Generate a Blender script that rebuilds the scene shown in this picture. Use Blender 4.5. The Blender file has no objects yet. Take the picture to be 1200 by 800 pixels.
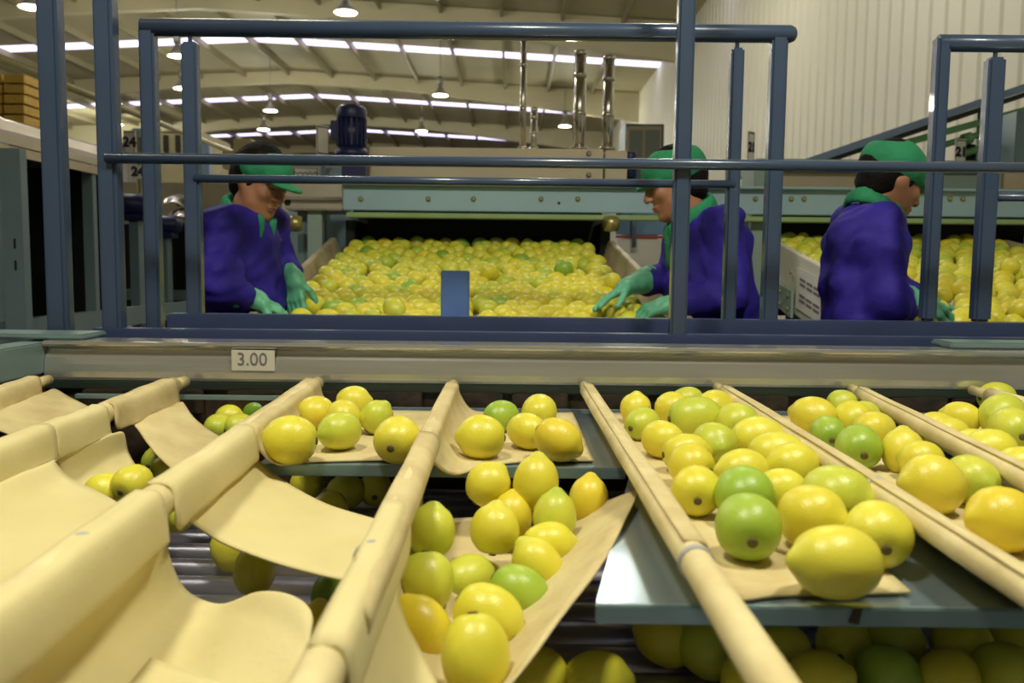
import bpy, bmesh, math, random
import numpy as np
from mathutils import Vector, Matrix

S = bpy.context.scene
C = S.collection
random.seed(7)
PI = math.pi

# ------------------------------------------------------------------ camera
F = 1000.0                         # focal length in pixels of the 1200x800 frame
CAM = Vector((0, 0, 1.25))
PITCH = math.atan(88.0 / F)
ROLL = 0.011
fwd = Vector((0, math.cos(PITCH), -math.sin(PITCH)))
r0 = Vector((1, 0, 0))
u0 = Vector((0, math.sin(PITCH), math.cos(PITCH)))
rgt = r0 * math.cos(ROLL) + u0 * math.sin(ROLL)
upv = u0 * math.cos(ROLL) - r0 * math.sin(ROLL)
cd = bpy.data.cameras.new('camera')
cam = bpy.data.objects.new('camera', cd)
C.objects.link(cam)
cam.matrix_world = Matrix(((rgt.x, upv.x, -fwd.x, CAM.x), (rgt.y, upv.y, -fwd.y, CAM.y),
                           (rgt.z, upv.z, -fwd.z, CAM.z), (0, 0, 0, 1)))
cd.sensor_width = 36.0
cd.lens = 36.0 * F / 1200.0
cd.clip_start = 0.02
cd.clip_end = 200
cd.dof.use_dof = True
cd.dof.focus_distance = 1.75
cd.dof.aperture_fstop = 5.2
S.camera = cam

# ------------------------------------------------------------------ world, exposure
S.view_settings.view_transform = 'Standard'
S.view_settings.look = 'None'
S.view_settings.gamma = 1.0
S.view_settings.exposure = 0.0
w = bpy.data.worlds.new('world')
S.world = w
w.use_nodes = True
bg = w.node_tree.nodes['Background']
bg.inputs[0].default_value = (0.93, 0.94, 0.78, 1)
bg.inputs[1].default_value = 0.36
LAMP_POWER = 138.0
SKY_EMIT = 2.2


def U(px, py, Y):
    """the point of the place at depth Y that the photograph shows at (px, py)"""
    d = fwd + rgt * ((px - 600) / F) - upv * ((py - 400) / F)
    return CAM + d * (Y / d.y)


def HP(px, py, z):
    """the same at height z"""
    d = fwd + rgt * ((px - 600) / F) - upv * ((py - 400) / F)
    return CAM + d * ((z - CAM.z) / d.z)


# ------------------------------------------------------------------ helpers
def lin(c):
    return tuple(((v / 255) / 12.92 if v / 255 <= 0.04045 else ((v / 255 + 0.055) / 1.055) ** 2.4) for v in c) + (1,)


MATS = {}


def mat(name, col, rough=0.5, metal=0.0, var=0.15, scale=8.0, bump=0.0, bscale=60.0, col2=None, spec=0.5, coat=0.0, stretch=None):
    m = bpy.data.materials.new(name)
    m.use_nodes = True
    nt = m.node_tree
    b = nt.nodes['Principled BSDF']
    b.inputs['Roughness'].default_value = rough
    b.inputs['Metallic'].default_value = metal
    b.inputs['Specular IOR Level'].default_value = spec
    b.inputs['Coat Weight'].default_value = coat
    tc = nt.nodes.new('ShaderNodeTexCoord')
    src = tc.outputs['Object']
    if stretch:
        mp = nt.nodes.new('ShaderNodeMapping')
        mp.inputs['Scale'].default_value = stretch
        nt.links.new(src, mp.inputs['Vector'])
        src = mp.outputs['Vector']
    n = nt.nodes.new('ShaderNodeTexNoise')
    n.inputs['Scale'].default_value = scale
    n.inputs['Detail'].default_value = 5
    nt.links.new(src, n.inputs['Vector'])
    mx = nt.nodes.new('ShaderNodeMix')
    mx.data_type = 'RGBA'
    a = lin(col)
    c2 = lin(col2) if col2 else tuple(v * (1 - var) for v in a[:3]) + (1,)
    mx.inputs['A'].default_value = a
    mx.inputs['B'].default_value = c2
    rp = nt.nodes.new('ShaderNodeMapRange')
    rp.inputs['From Min'].default_value = 0.35
    rp.inputs['From Max'].default_value = 0.7
    nt.links.new(n.outputs['Fac'], rp.inputs['Value'])
    nt.links.new(rp.outputs['Result'], mx.inputs['Factor'])
    nt.links.new(mx.outputs['Result'], b.inputs['Base Color'])
    if bump > 0:
        n2 = nt.nodes.new('ShaderNodeTexNoise')
        n2.inputs['Scale'].default_value = bscale
        n2.inputs['Detail'].default_value = 3
        nt.links.new(src, n2.inputs['Vector'])
        bp = nt.nodes.new('ShaderNodeBump')
        bp.inputs['Strength'].default_value = bump
        bp.inputs['Distance'].default_value = 0.01
        nt.links.new(n2.outputs['Fac'], bp.inputs['Height'])
        nt.links.new(bp.outputs['Normal'], b.inputs['Normal'])
    MATS[name] = m
    return m


def emit(name, col, k):
    m = bpy.data.materials.new(name)
    m.use_nodes = True
    b = m.node_tree.nodes['Principled BSDF']
    b.inputs['Base Color'].default_value = lin(col)
    b.inputs['Emission Color'].default_value = lin(col)
    b.inputs['Emission Strength'].default_value = k
    MATS[name] = m
    return m


def tag(o, label=None, cat=None, group=None, kind=None):
    if label:
        o['label'] = label
    if cat:
        o['category'] = cat
    if group:
        o['group'] = group
    if kind:
        o['kind'] = kind
    return o


def link(name, me, m, parent=None):
    o = bpy.data.objects.new(name, me)
    C.objects.link(o)
    if m and not me.materials:
        me.materials.append(m)
    if parent is not None:
        o.parent = parent
        bpy_loc = world_loc(parent)
        o.location = -bpy_loc
    return o


def world_loc(o):
    v = Vector((0, 0, 0))
    while o is not None:
        v += o.location
        o = o.parent
    return v


def empty(name, loc, label, cat, group=None):
    o = bpy.data.objects.new(name, None)
    C.objects.link(o)
    o.location = loc
    o.empty_display_size = 0.05
    return tag(o, label, cat, group)


def mesh_from(name, vs, fs, smooth=False):
    me = bpy.data.meshes.new(name)
    me.from_pydata([tuple(v) for v in vs], [], [tuple(f) for f in fs])
    me.update()
    bm = bmesh.new()
    bm.from_mesh(me)
    bmesh.ops.recalc_face_normals(bm, faces=bm.faces)
    bm.to_mesh(me)
    bm.free()
    if smooth:
        me.polygons.foreach_set('use_smooth', [True] * len(me.polygons))
    return me


def bevel_mesh(me, w, seg=2, smooth=False):
    bm = bmesh.new()
    bm.from_mesh(me)
    bmesh.ops.bevel(bm, geom=list(bm.edges), offset=w, segments=seg, affect='EDGES', clamp_overlap=True)
    bm.to_mesh(me)
    bm.free()
    if smooth:
        me.polygons.foreach_set('use_smooth', [True] * len(me.polygons))


def hexa(name, m, p8, parent=None, bev=0.0):
    """a solid with eight given corners: bottom four going round, then top four"""
    me = mesh_from(name, p8, [(0, 1, 2, 3), (4, 5, 6, 7), (0, 1, 5, 4), (1, 2, 6, 5), (2, 3, 7, 6), (3, 0, 4, 7)])
    if bev:
        bevel_mesh(me, bev)
    return link(name, me, m, parent)


def box(name, m, x0, x1, y0, y1, z0, z1, parent=None, bev=0.003):
    return hexa(name, m, [(x0, y0, z0), (x1, y0, z0), (x1, y1, z0), (x0, y1, z0),
                          (x0, y0, z1), (x1, y0, z1), (x1, y1, z1), (x0, y1, z1)], parent, bev)


def pbox(name, m, xa, ya, xb, yb, Y, dep, parent=None, bev=0.003):
    """box whose front face fills the pixels xa..xb, ya..yb at depth Y and that is dep deep"""
    a = U(xa, (ya + yb) / 2, Y)
    b = U(xb, (ya + yb) / 2, Y)
    t = U((xa + xb) / 2, ya, Y)
    k = U((xa + xb) / 2, yb, Y)
    return box(name, m, a.x, b.x, Y, Y + dep, k.z, t.z, parent, bev)


def frame_of(d):
    d = d.normalized()
    a = Vector((0, 0, 1)) if abs(d.z) < 0.9 else Vector((1, 0, 0))
    x = a.cross(d).normalized()
    return x, d.cross(x)


def sweep(name, m, pts, rs, parent=None, seg=14, caps=True, smooth=True):
    """a round tube along points with a radius at each"""
    pts = [Vector(p) for p in pts]
    if not isinstance(rs, (list, tuple)):
        rs = [rs] * len(pts)
    vs, fs = [], []
    n = len(pts)
    x = None
    for i, p in enumerate(pts):
        d = (pts[min(i + 1, n - 1)] - pts[max(i - 1, 0)]).normalized()
        if x is None:
            x, y = frame_of(d)
        else:
            x = (x - d * x.dot(d)).normalized()
            y = d.cross(x)
        for k in range(seg):
            a = 2 * PI * k / seg
            vs.append(p + (x * math.cos(a) + y * math.sin(a)) * rs[i])
    for i in range(n - 1):
        for k in range(seg):
            k2 = (k + 1) % seg
            fs.append((i * seg + k, i * seg + k2, (i + 1) * seg + k2, (i + 1) * seg + k))
    if caps:
        fs.append(tuple(range(seg)))
        fs.append(tuple(range((n - 1) * seg, n * seg)))
    me = mesh_from(name, vs, fs)
    if smooth:
        me.polygons.foreach_set('use_smooth', [len(p.vertices) == 4 for p in me.polygons])
    return link(name, me, m, parent)


def lathe(name, m, prof, loc, axis=(0, 0, 1), seg=24, parent=None, smooth=True):
    """prof: list of (radius, height) turned about axis through loc"""
    ax = Vector(axis).normalized()
    x, y = frame_of(ax)
    loc = Vector(loc)
    vs, fs = [], []
    for r, h in prof:
        for k in range(seg):
            a = 2 * PI * k / seg
            vs.append(loc + ax * h + (x * math.cos(a) + y * math.sin(a)) * max(r, 1e-4))
    for i in range(len(prof) - 1):
        for k in range(seg):
            k2 = (k + 1) % seg
            fs.append((i * seg + k, i * seg + k2, (i + 1) * seg + k2, (i + 1) * seg + k))
    fs.append(tuple(range(seg)))
    fs.append(tuple(range((len(prof) - 1) * seg, len(prof) * seg)))
    me = mesh_from(name, vs, fs)
    if smooth:
        me.polygons.foreach_set('use_smooth', [len(p.vertices) == 4 for p in me.polygons])
    return link(name, me, m, parent)


def crom(P, t):
    """Catmull-Rom through the list P at t in 0..1"""
    n = len(P) - 1
    s = min(max(t, 0), 1) * n
    i = min(int(s), n - 1)
    f = s - i
    p1, p2 = P[i], P[i + 1]
    p0 = P[i - 1] if i > 0 else p1 * 2 - p2
    p3 = P[i + 2] if i + 2 <= n else p2 * 2 - p1
    return 0.5 * ((2 * p1) + (p2 - p0) * f + (2 * p0 - 5 * p1 + 4 * p2 - p3) * f * f + (3 * p1 - p0 - 3 * p2 + p3) * f ** 3)


def sheet(name, m, rows, nu=26, nv=26, th=0.003, parent=None, wob=0.0015):
    """cloth through a net of control points, with thickness"""
    rows = [[Vector(p) for p in r] for r in rows]
    vs, fs = [], []
    ph = random.random() * 9
    for j in range(nv + 1):
        v = j / nv
        for i in range(nu + 1):
            u = i / nu
            p = crom([crom(r, u) for r in rows], v)
            p = p + Vector((0, 0, wob * math.sin(7 * u + 5 * v + ph) + 0.6 * wob * math.sin(17 * v - 9 * u + ph)))
            vs.append(p)
    for j in range(nv):
        for i in range(nu):
            a = j * (nu + 1) + i
            fs.append((a, a + 1, a + nu + 2, a + nu + 1))
    me = mesh_from(name, vs, fs, True)
    o = link(name, me, m, parent)
    md = o.modifiers.new('thickness', 'SOLIDIFY')
    md.thickness = th
    md.offset = 0
    return o


def text(name, m, s, size, loc, xdir, ydir, parent=None, ext=0.0005, bold=0.0):
    cu = bpy.data.curves.new(name, 'FONT')
    cu.body = s
    cu.size = size
    cu.align_x = 'CENTER'
    cu.align_y = 'CENTER'
    cu.extrude = ext
    cu.offset = bold
    o = bpy.data.objects.new(name, cu)
    C.objects.link(o)
    dg = bpy.context.evaluated_depsgraph_get()
    me = bpy.data.meshes.new_from_object(o.evaluated_get(dg))
    bpy.data.objects.remove(o)
    x = Vector(xdir).normalized()
    y = Vector(ydir).normalized()
    z = x.cross(y)
    M = Matrix(((x.x, y.x, z.x, loc[0]), (x.y, y.y, z.y, loc[1]), (x.z, y.z, z.z, loc[2]), (0, 0, 0, 1)))
    me.transform(M)
    me.materials.clear()
    return link(name, me, m, parent)


# ------------------------------------------------------------------ materials
mat('rail_paint', (58, 73, 98), 0.26, 0.0, 0.12, 5, 0.03, 40, coat=0.3)
mat('base_paint', (56, 68, 102), 0.35, 0.0, 0.15, 6, 0.03, 40, coat=0.2)
mat('blue_block', (82, 114, 172), 0.4, 0.0, 0.12, 9)
mat('canvas', (222, 208, 152), 0.7, 0.0, 0.0, 7, 0.06, 90, col2=(213, 198, 140), spec=0.3)
mat('canvas_worn', (216, 200, 148), 0.75, 0.0, 0.0, 11, 0.2, 45, col2=(194, 172, 122), spec=0.25)
mat('pole_cloth', (228, 212, 160), 0.6, 0.0, 0.0, 14, 0.1, 60, col2=(206, 186, 132), spec=0.35)
mat('seam', (165, 150, 110), 0.8)
mat('band', (170, 172, 168), 0.5)
mat('teal_steel', (128, 152, 152), 0.32, 0.35, 0.12, 7, 0.02, 50)
mat('tray_steel', (170, 190, 205), 0.22, 0.75, 0.12, 4, 0.02, 30)
mat('stainless', (206, 204, 196), 0.2, 0.78, 0.12, 3, 0.02, 25, stretch=(1, 6, 12))
mat('stainless_soft', (200, 192, 176), 0.38, 0.9, 0.15, 4, 0.03, 30)
mat('roller_steel', (186, 182, 200), 0.3, 0.85, 0.2, 12)
mat('white_roller', (226, 214, 216), 0.45, 0.0, 0.12, 12)
mat('dark_board', (30, 24, 18), 0.6, 0.0, 0.0, 22, 0.3, 30, col2=(62, 44, 28))
mat('dark_rail', (36, 48, 42), 0.4)
mat('black', (10, 10, 11), 0.6)
mat('sky_blue_steel', (158, 188, 202), 0.42, 0.15, 0.1, 4, 0.02, 30)
mat('green_lip', (150, 176, 120), 0.45)
mat('beige_steel', (200, 186, 158), 0.4, 0.35, 0.1, 3, 0.03, 12)
mat('beige_board', (206, 194, 164), 0.45, 0.2, 0.0, 7, 0.02, 30, col2=(160, 146, 118))
mat('white_panel', (226, 222, 206), 0.45, 0.0, 0.1, 5)
mat('grey_green', (148, 168, 160), 0.45, 0.1, 0.1, 4)
mat('motor_blue', (30, 38, 88), 0.38, 0.0, 0.2, 9)
mat('brass', (180, 170, 110), 0.35, 0.7)
mat('chrome', (205, 200, 190), 0.2, 1.0, 0.1, 6)
mat('conveyor_blue', (156, 182, 228), 0.35, 0.1, 0.15, 5)
mat('machine_green', (118, 178, 126), 0.4, 0.1, 0.15, 6)
mat('post_grey', (118, 138, 146), 0.4, 0.2, 0.1, 5)
mat('cream_pipe', (196, 186, 140), 0.4)
mat('cream_cabinet', (206, 196, 158), 0.5)
mat('yellow_card', (214, 178, 78), 0.6, 0.0, 0.0, 40, col2=(196, 150, 60))
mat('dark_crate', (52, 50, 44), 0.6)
mat('paper', (232, 230, 222), 0.7, 0.0, 0.05)
mat('sticker', (206, 200, 184), 0.5, 0.0, 0.05)
mat('ink', (44, 40, 66), 0.7)
mat('ink_faint', (124, 116, 122), 0.7)
mat('ink_grey', (96, 92, 96), 0.7)
mat('signal_red', (186, 60, 52), 0.5)
mat('pale_blue', (120, 160, 196), 0.5)
mat('ceiling_sheet', (186, 178, 144), 0.65, 0.0, 0.08, 1.5)
mat('rafter_paint', (198, 190, 158), 0.55, 0.0, 0.08, 1.5)
mat('purlin_paint', (150, 142, 112), 0.55, 0.0, 0.1, 1.5)
mat('wall_sheet', (226, 222, 204), 0.5, 0.0, 0.05, 0.6)
mat('concrete', (92, 90, 84), 0.7, 0.0, 0.25, 3, 0.1, 20)
mat('lamp_body', (160, 158, 150), 0.35, 0.5)
mat('coat', (46, 34, 142), 0.7, 0.0, 0.25, 6, 0.35, 28, spec=0.25)
mat('green_cloth', (44, 134, 92), 0.75, 0.0, 0.2, 12, 0.3, 60, spec=0.25)
mat('rubber_glove', (100, 180, 142), 0.45, 0.0, 0.15, 14, 0.12, 50)
mat('hair', (16, 12, 10), 0.75, 0.0, 0.3, 40, 0.3, 120, spec=0.15)
mat('skin', (160, 110, 82), 0.5, 0.0, 0.1, 14)
mat('lip', (150, 84, 70), 0.5)
mat('eye', (40, 28, 24), 0.3)
mat('trouser', (40, 40, 60), 0.8)
mat('boot', (30, 30, 32), 0.6)
mat('glass', (150, 160, 160), 0.08, 0.0, 0.05, 5, spec=0.8)
emit('lamp_glow', (255, 246, 222), 9.0)
emit('skylight_glow', (224, 214, 255), SKY_EMIT)


def lemon_mat(name, a, b, tipc):
    m = bpy.data.materials.new(name)
    m.use_nodes = True
    nt = m.node_tree
    L = nt.links.new
    bs = nt.nodes['Principled BSDF']
    bs.inputs['Roughness'].default_value = 0.36
    bs.inputs['Specular IOR Level'].default_value = 0.5
    bs.inputs['Subsurface Weight'].default_value = 0.08
    bs.inputs['Subsurface Radius'].default_value = (0.01, 0.007, 0.002)
    tc = nt.nodes.new('ShaderNodeTexCoord')
    oi = nt.nodes.new('ShaderNodeObjectInfo')
    n = nt.nodes.new('ShaderNodeTexNoise')
    n.noise_dimensions = '4D'
    n.inputs['Scale'].default_value = 17
    n.inputs['Detail'].default_value = 2
    ml = nt.nodes.new('ShaderNodeMath')
    ml.operation = 'MULTIPLY'
    ml.inputs[1].default_value = 37
    L(oi.outputs['Random'], ml.inputs[0])
    L(ml.outputs[0], n.inputs['W'])
    L(tc.outputs['Object'], n.inputs['Vector'])
    sp = nt.nodes.new('ShaderNodeSeparateXYZ')
    L(tc.outputs['Object'], sp.inputs[0])
    ab = nt.nodes.new('ShaderNodeMath')
    ab.operation = 'ABSOLUTE'
    L(sp.outputs['X'], ab.inputs[0])
    mr = nt.nodes.new('ShaderNodeMapRange')
    mr.inputs['From Min'].default_value = 0.026
    mr.inputs['From Max'].default_value = 0.046
    L(ab.outputs[0], mr.inputs['Value'])
    r1 = nt.nodes.new('ShaderNodeMapRange')
    r1.inputs['From Min'].default_value = 0.35
    r1.inputs['From Max'].default_value = 0.68
    L(n.outputs['Fac'], r1.inputs['Value'])
    m1 = nt.nodes.new('ShaderNodeMix')
    m1.data_type = 'RGBA'
    m1.inputs['A'].default_value = lin(a)
    m1.inputs['B'].default_value = lin(b)
    L(r1.outputs['Result'], m1.inputs['Factor'])
    m2 = nt.nodes.new('ShaderNodeMix')
    m2.data_type = 'RGBA'
    L(m1.outputs['Result'], m2.inputs['A'])
    m2.inputs['B'].default_value = lin(tipc)
    mm = nt.nodes.new('ShaderNodeMath')
    mm.operation = 'MULTIPLY'
    mm.inputs[1].default_value = 0.6
    L(mr.outputs['Result'], mm.inputs[0])
    L(mm.outputs[0], m2.inputs['Factor'])
    hs = nt.nodes.new('ShaderNodeHueSaturation')
    h1 = nt.nodes.new('ShaderNodeMapRange')
    h1.inputs['To Min'].default_value = 0.496
    h1.inputs['To Max'].default_value = 0.507
    L(oi.outputs['Random'], h1.inputs['Value'])
    L(h1.outputs['Result'], hs.inputs['Hue'])
    L(m2.outputs['Result'], hs.inputs['Color'])
    L(hs.outputs['Color'], bs.inputs['Base Color'])
    v = nt.nodes.new('ShaderNodeTexVoronoi')
    v.inputs['Scale'].default_value = 420
    L(tc.outputs['Object'], v.inputs['Vector'])
    bp = nt.nodes.new('ShaderNodeBump')
    bp.inputs['Strength'].default_value = 0.12
    bp.inputs['Distance'].default_value = 0.002
    L(v.outputs['Distance'], bp.inputs['Height'])
    L(bp.outputs['Normal'], bs.inputs['Normal'])
    MATS[name] = m
    return m


lemon_mat('lemon_yellow', (228, 217, 72), (221, 207, 56), (204, 204, 72))
lemon_mat('lemon_orange', (230, 208, 62), (224, 198, 48), (218, 198, 58))
lemon_mat('lemon_lime', (212, 210, 72), (194, 202, 64), (164, 188, 64))
lemon_mat('lemon_green', (172, 194, 66), (150, 180, 56), (122, 160, 52))
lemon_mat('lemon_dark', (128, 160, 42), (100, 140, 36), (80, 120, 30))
mat('calyx', (96, 88, 40), 0.7)
M = MATS

# ================================================================== the hall
XR, XRIDGE, XL = 4.3, -7.8, -19.9
ZE, ZR = 7.25, 7.88
YN, YF = -5.0, 52.0


def roof_z(x):
    return ZR - (ZR - ZE) * abs(x - XRIDGE) / (XR - XRIDGE)


tag(box('floor', M['concrete'], XL, XR, YN, YF, -0.1, 0, None, 0), kind='structure')


def corrugated(name, p0, p1, z0, z1, nrm, pitch=0.33, dep=0.02):
    """steel wall sheet with trapezoid ribs from p0 to p1"""
    p0, p1, nrm = Vector(p0), Vector(p1), Vector(nrm)
    L = (p1 - p0).length
    d = (p1 - p0) / L
    prof = []
    t = 0
    while t < L:
        for a, o in ((0, 0), (0.62, 0), (0.72, 1), (0.9, 1)):
            prof.append(p0 + d * min(t + a * pitch, L) + nrm * (o * dep))
        t += pitch
    prof.append(p1)
    n = len(prof)
    vs = [(p.x, p.y, z0) for p in prof] + [(p.x, p.y, z1) for p in prof]
    fs = [(i, i + 1, n + i + 1, n + i) for i in range(n - 1)]
    o = link(name, mesh_from(name, vs, fs), M['wall_sheet'])
    return tag(o, kind='structure')


corrugated('wall_right', (XR, YN, 0), (XR, YF, 0), 0, ZE, (-1, 0, 0))
corrugated('wall_back', (XL, YF, 0), (XR, YF, 0), 0, ZR, (0, -1, 0), 0.5)
corrugated('wall_front', (XL, YN, 0), (XR, YN, 0), 0, ZR, (0, 1, 0), 0.5)
corrugated('wall_left', (XL, YN, 0), (XL, YF, 0), 0, ZE, (1, 0, 0), 0.5)
ce = mesh_from('ceiling', [(XL, YN, ZE), (XRIDGE, YN, ZR), (XR, YN, ZE), (XL, YF, ZE), (XRIDGE, YF, ZR), (XR, YF, ZE),
                           (XL, YN, ZE + .1), (XRIDGE, YN, ZR + .1), (XR, YN, ZE + .1), (XL, YF, ZE + .1), (XRIDGE, YF, ZR + .1), (XR, YF, ZE + .1)],
               [(0, 1, 4, 3), (1, 2, 5, 4), (6, 7, 10, 9), (7, 8, 11, 10)])
ceiling = tag(link('ceiling', ce, M['ceiling_sheet']), kind='structure')
# portal frame rafters, deeper towards the walls
for Y in (4.5, 13.0, 21.5, 30.0, 38.5, 47.0):
    for x0, x1 in ((XRIDGE, XR), (XRIDGE, XL)):
        vs, fs = [], []
        n = 10
        for i in range(n + 1):
            t = i / n
            x = x0 + (x1 - x0) * t
            dp = 0.42 + 0.55 * max(0, t - 0.35) / 0.65 * (1 if t < 1 else 1)
            zt = roof_z(x) - 0.03
            for yy, zz in ((Y - .1, zt), (Y + .1, zt), (Y + .1, zt - dp), (Y - .1, zt - dp)):
                vs.append((x, yy, zz))
        for i in range(n):
            for k in range(4):
                a = i * 4
                fs.append((a + k, a + (k + 1) % 4, a + 4 + (k + 1) % 4, a + 4 + k))
        fs += [(0, 1, 2, 3), (n * 4, n * 4 + 1, n * 4 + 2, n * 4 + 3)]
        link('rafter', mesh_from('rafter', vs, fs), M['rafter_paint'], ceiling)
pm = None
for k in range(-8, 9):
    x = XRIDGE + 0.06 + 1.48 * k
    if not XL + .2 < x < XR - .2:
        continue
    z = roof_z(x)
    box('purlin', M['purlin_paint'], x - .035, x + .035, YN, YF, z - .2, z - .01, ceiling, 0)
for Y in (8.5, 17.0, 25.6, 34.1, 42.6):
    for x0, x1 in ((XRIDGE + .12, XR - .02), (XRIDGE - .12, XL + .02)):
        hexa('skylight', M['skylight_glow'], [(x0, Y, roof_z(x0) - .02), (x1, Y, roof_z(x1) - .02), (x1, Y + .62, roof_z(x1) - .02), (x0, Y + .62, roof_z(x0) - .02),
                                              (x0, Y, roof_z(x0) - .005), (x1, Y, roof_z(x1) - .005), (x1, Y + .62, roof_z(x1) - .005), (x0, Y + .62, roof_z(x0) - .005)], ceiling)


# ------------------------------------------------------------------ high bay lamps
def lamp(p, label, power=None, kind='POINT'):
    t = empty('high_bay_lamp', p, label, 'lamp', 'high bay lamps under the roof')
    p = Vector(p)
    lathe('lamp_shade', M['lamp_body'], [(.05, .30), (.07, .22), (.13, .12), (.23, 0), (.222, 0), (.12, .11), (.06, .2)], p, parent=t)
    lathe('ballast_housing', M['lamp_body'], [(.05, .28), (.085, .3), (.085, .5), (.05, .53)], p, parent=t, seg=16)
    lathe('glow_disc', M['lamp_glow'], [(.20, .0), (.205, .02), (.15, .05)], p, parent=t)
    zt = roof_z(p.x) - 0.02
    sweep('suspension_rod', M['lamp_body'], [p + Vector((0, 0, .5)), Vector((p.x, p.y, zt))], .012, parent=t, seg=6)
    ld = bpy.data.lights.new('lamp_light', kind)
    if kind == 'SPOT':
        ld.spot_size = math.radians(158)
        ld.spot_blend = .6
    ld.energy = power or LAMP_POWER
    ld.color = (1, .97, .79)
    ld.shadow_soft_size = .16
    lo = bpy.data.objects.new('lamp_light', ld)
    C.objects.link(lo)
    lo.parent = t
    lo.location = (0, 0, -.2)


LAMPS = [((405, 15), 16.5, 'brightest hanging lamp, just above the top rail of the blue guard'),
         ((37, 9), 16.2, 'hanging lamp in the upper corner beside the tallest outer blue post'),
         ((208, 66), 20.3, 'lit lamp seen between the rail end posts, upper of the two there'),
         ((213, 104), 24.0, 'lit lamp seen beside the short inner post, lower of the two there'),
         ((516, 112), 24.5, 'hanging lamp with a pale shade over the middle of the beige hood'),
         ((317, 130), 27.0, 'lamp above the head-bowed worker\'s cap, upper of a pair'),
         ((309, 152), 31.5, 'small hanging lamp just over the dark hair of a worker, lower of a pair'),
         ((494, 154), 31.2, 'small lamp hanging low over the long beige hood, right of the blue motor'),
         ((662, 148), 29.8, 'hanging lamp seen between the steel flue pipes'),
         ((72, 141), 34.0, 'tiny far lamp between the two tallest blue posts'),
         ((138, 146), 36.0, 'tiny far lamp beside the white framed notice')]
for (px, py), Y, lb in LAMPS:
    p = U(px, py, Y)
    lamp(p, lb)
for i, x_ in enumerate([(-3.6, 7.5, 6.1, 190), (1.4, 7.5, 6.1, 130), (-.75, .55, 3.7, 175), (1.0, .75, 3.7, 175), (1.6, 13.5, 6.1, 120), (-8.5, 7.0, 6.1, 190)]):  # unseen lamps; the low pair is added to brighten the sorting machine
    x, y, z, pw = x_
    lamp((x, y, z), 'unseen lamp over the sorting machines, above the view', pw, 'SPOT' if z < 5 else 'POINT')

# ================================================================== blue guard rails
YA, YB = 2.2, 2.4


def pipe(name, pxs, Y, wpx, parent, m='rail_paint', seg=16):
    pts = [U(a, b, Y) for a, b in pxs]
    return sweep(name, M[m], pts, wpx * Y / 2000.0, parent=parent, seg=seg)


def base(px, Y):
    return U(px, 390, Y).xy


def vpost(px, py0, py1, Y, wpx, parent, dep=.03, m='rail_paint'):
    """upright square tube through the pixel column, truly vertical"""
    a = U(px, (py0 + py1) / 2, Y)
    zt, zb = U(px, py0, Y).z, U(px, py1, Y).z
    h = wpx * Y / 2000.0
    return box('post', M[m], a.x - h, a.x + h, Y - dep / 2, Y + dep / 2, zb, zt, parent, .006)


g1 = empty('guard_rail', (0, YA, 0), 'nearer blue frame of three posts taller than the photo with a long middle rail', 'guard rail', 'blue guard rails')
box('base_rail', M['base_paint'], U(113, 390, YA).x, 2.0, YA - .03, YA + .03, U(600, 404, YA).z, U(600, 389, YA).z, g1, .004)
for px, pym, wp in ((65, 195, 24), (129, 195, 22)):
    a = U(px, 195, YA)
    box('post', M['rail_paint'], a.x - wp * YA / 2000, a.x + wp * YA / 2000, YA - .025, YA + .025, U(px, 394, YA).z, 2.35, g1, .008)
a = U(799, 195, YA)
box('post', M['rail_paint'], a.x - .021, a.x + .021, YA - .02, YA + .02, U(799, 398, YA).z, 2.35, g1, .006)
z0 = U(600, 192, YA).z
x0 = U(131, 188, YA).x
sweep('middle_rail', M['rail_paint'], [(x0, YA - .03, z0), (2.0, YA - .03, z0)], .0135, parent=g1)

g2 = empty('guard_rail', (0, YB, 0), 'middle blue frame with a thick round top rail and two short inner posts', 'guard rail', 'blue guard rails')
xa, xb = U(173, 36, YB).x, U(918, 42, YB).x
zt = U(550, 36, YB).z
R = .024
sweep('top_rail', M['rail_paint'], [(xa - .015, YB, zt), (xb + .018, YB, zt), (xb + .03, YB, zt), (xb + .036, YB, zt)], [R, R, R * .8, R * .4], parent=g2, seg=20)
box('post', M['rail_paint'], xa - .02, xa + .022, YB - .02, YB + .02, U(180, 388, YB).z, zt - .001, g2, .006)
xq = U(907, 200, YB).x
box('post', M['rail_paint'], xq - .022, xq + .022, YB - .02, YB + .02, U(900, 390, YB).z, zt - .001, g2, .006)
for px, pt, wp in ((226, 50, 18), (859, 57, 15)):
    xx = U(px, 200, YB).x
    z1 = U(px, pt, YB).z
    q = box('short_post', M['rail_paint'], xx - wp * YB / 2000, xx + wp * YB / 2000, YB - .018, YB + .018, U(px, 388, YB).z, z1, g2, .006)
    sweep('pin', M['rail_paint'], [(xx, YB, z1 - .01), (xx, YB, zt)], .006, parent=q, seg=8)
zl = U(545, 213, YB).z
sweep('lower_rail', M['rail_paint'], [(U(230, 210, YB).x, YB - .012, zl), (U(859, 215, YB).x, YB - .012, zl)], .0115, parent=g2)
box('base_rail', M['base_paint'], U(200, 377, YB).x, 2.2, YB - .03, YB + .03, U(600, 395, YB).z, U(600, 371, YB).z, g2, .004)

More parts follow.
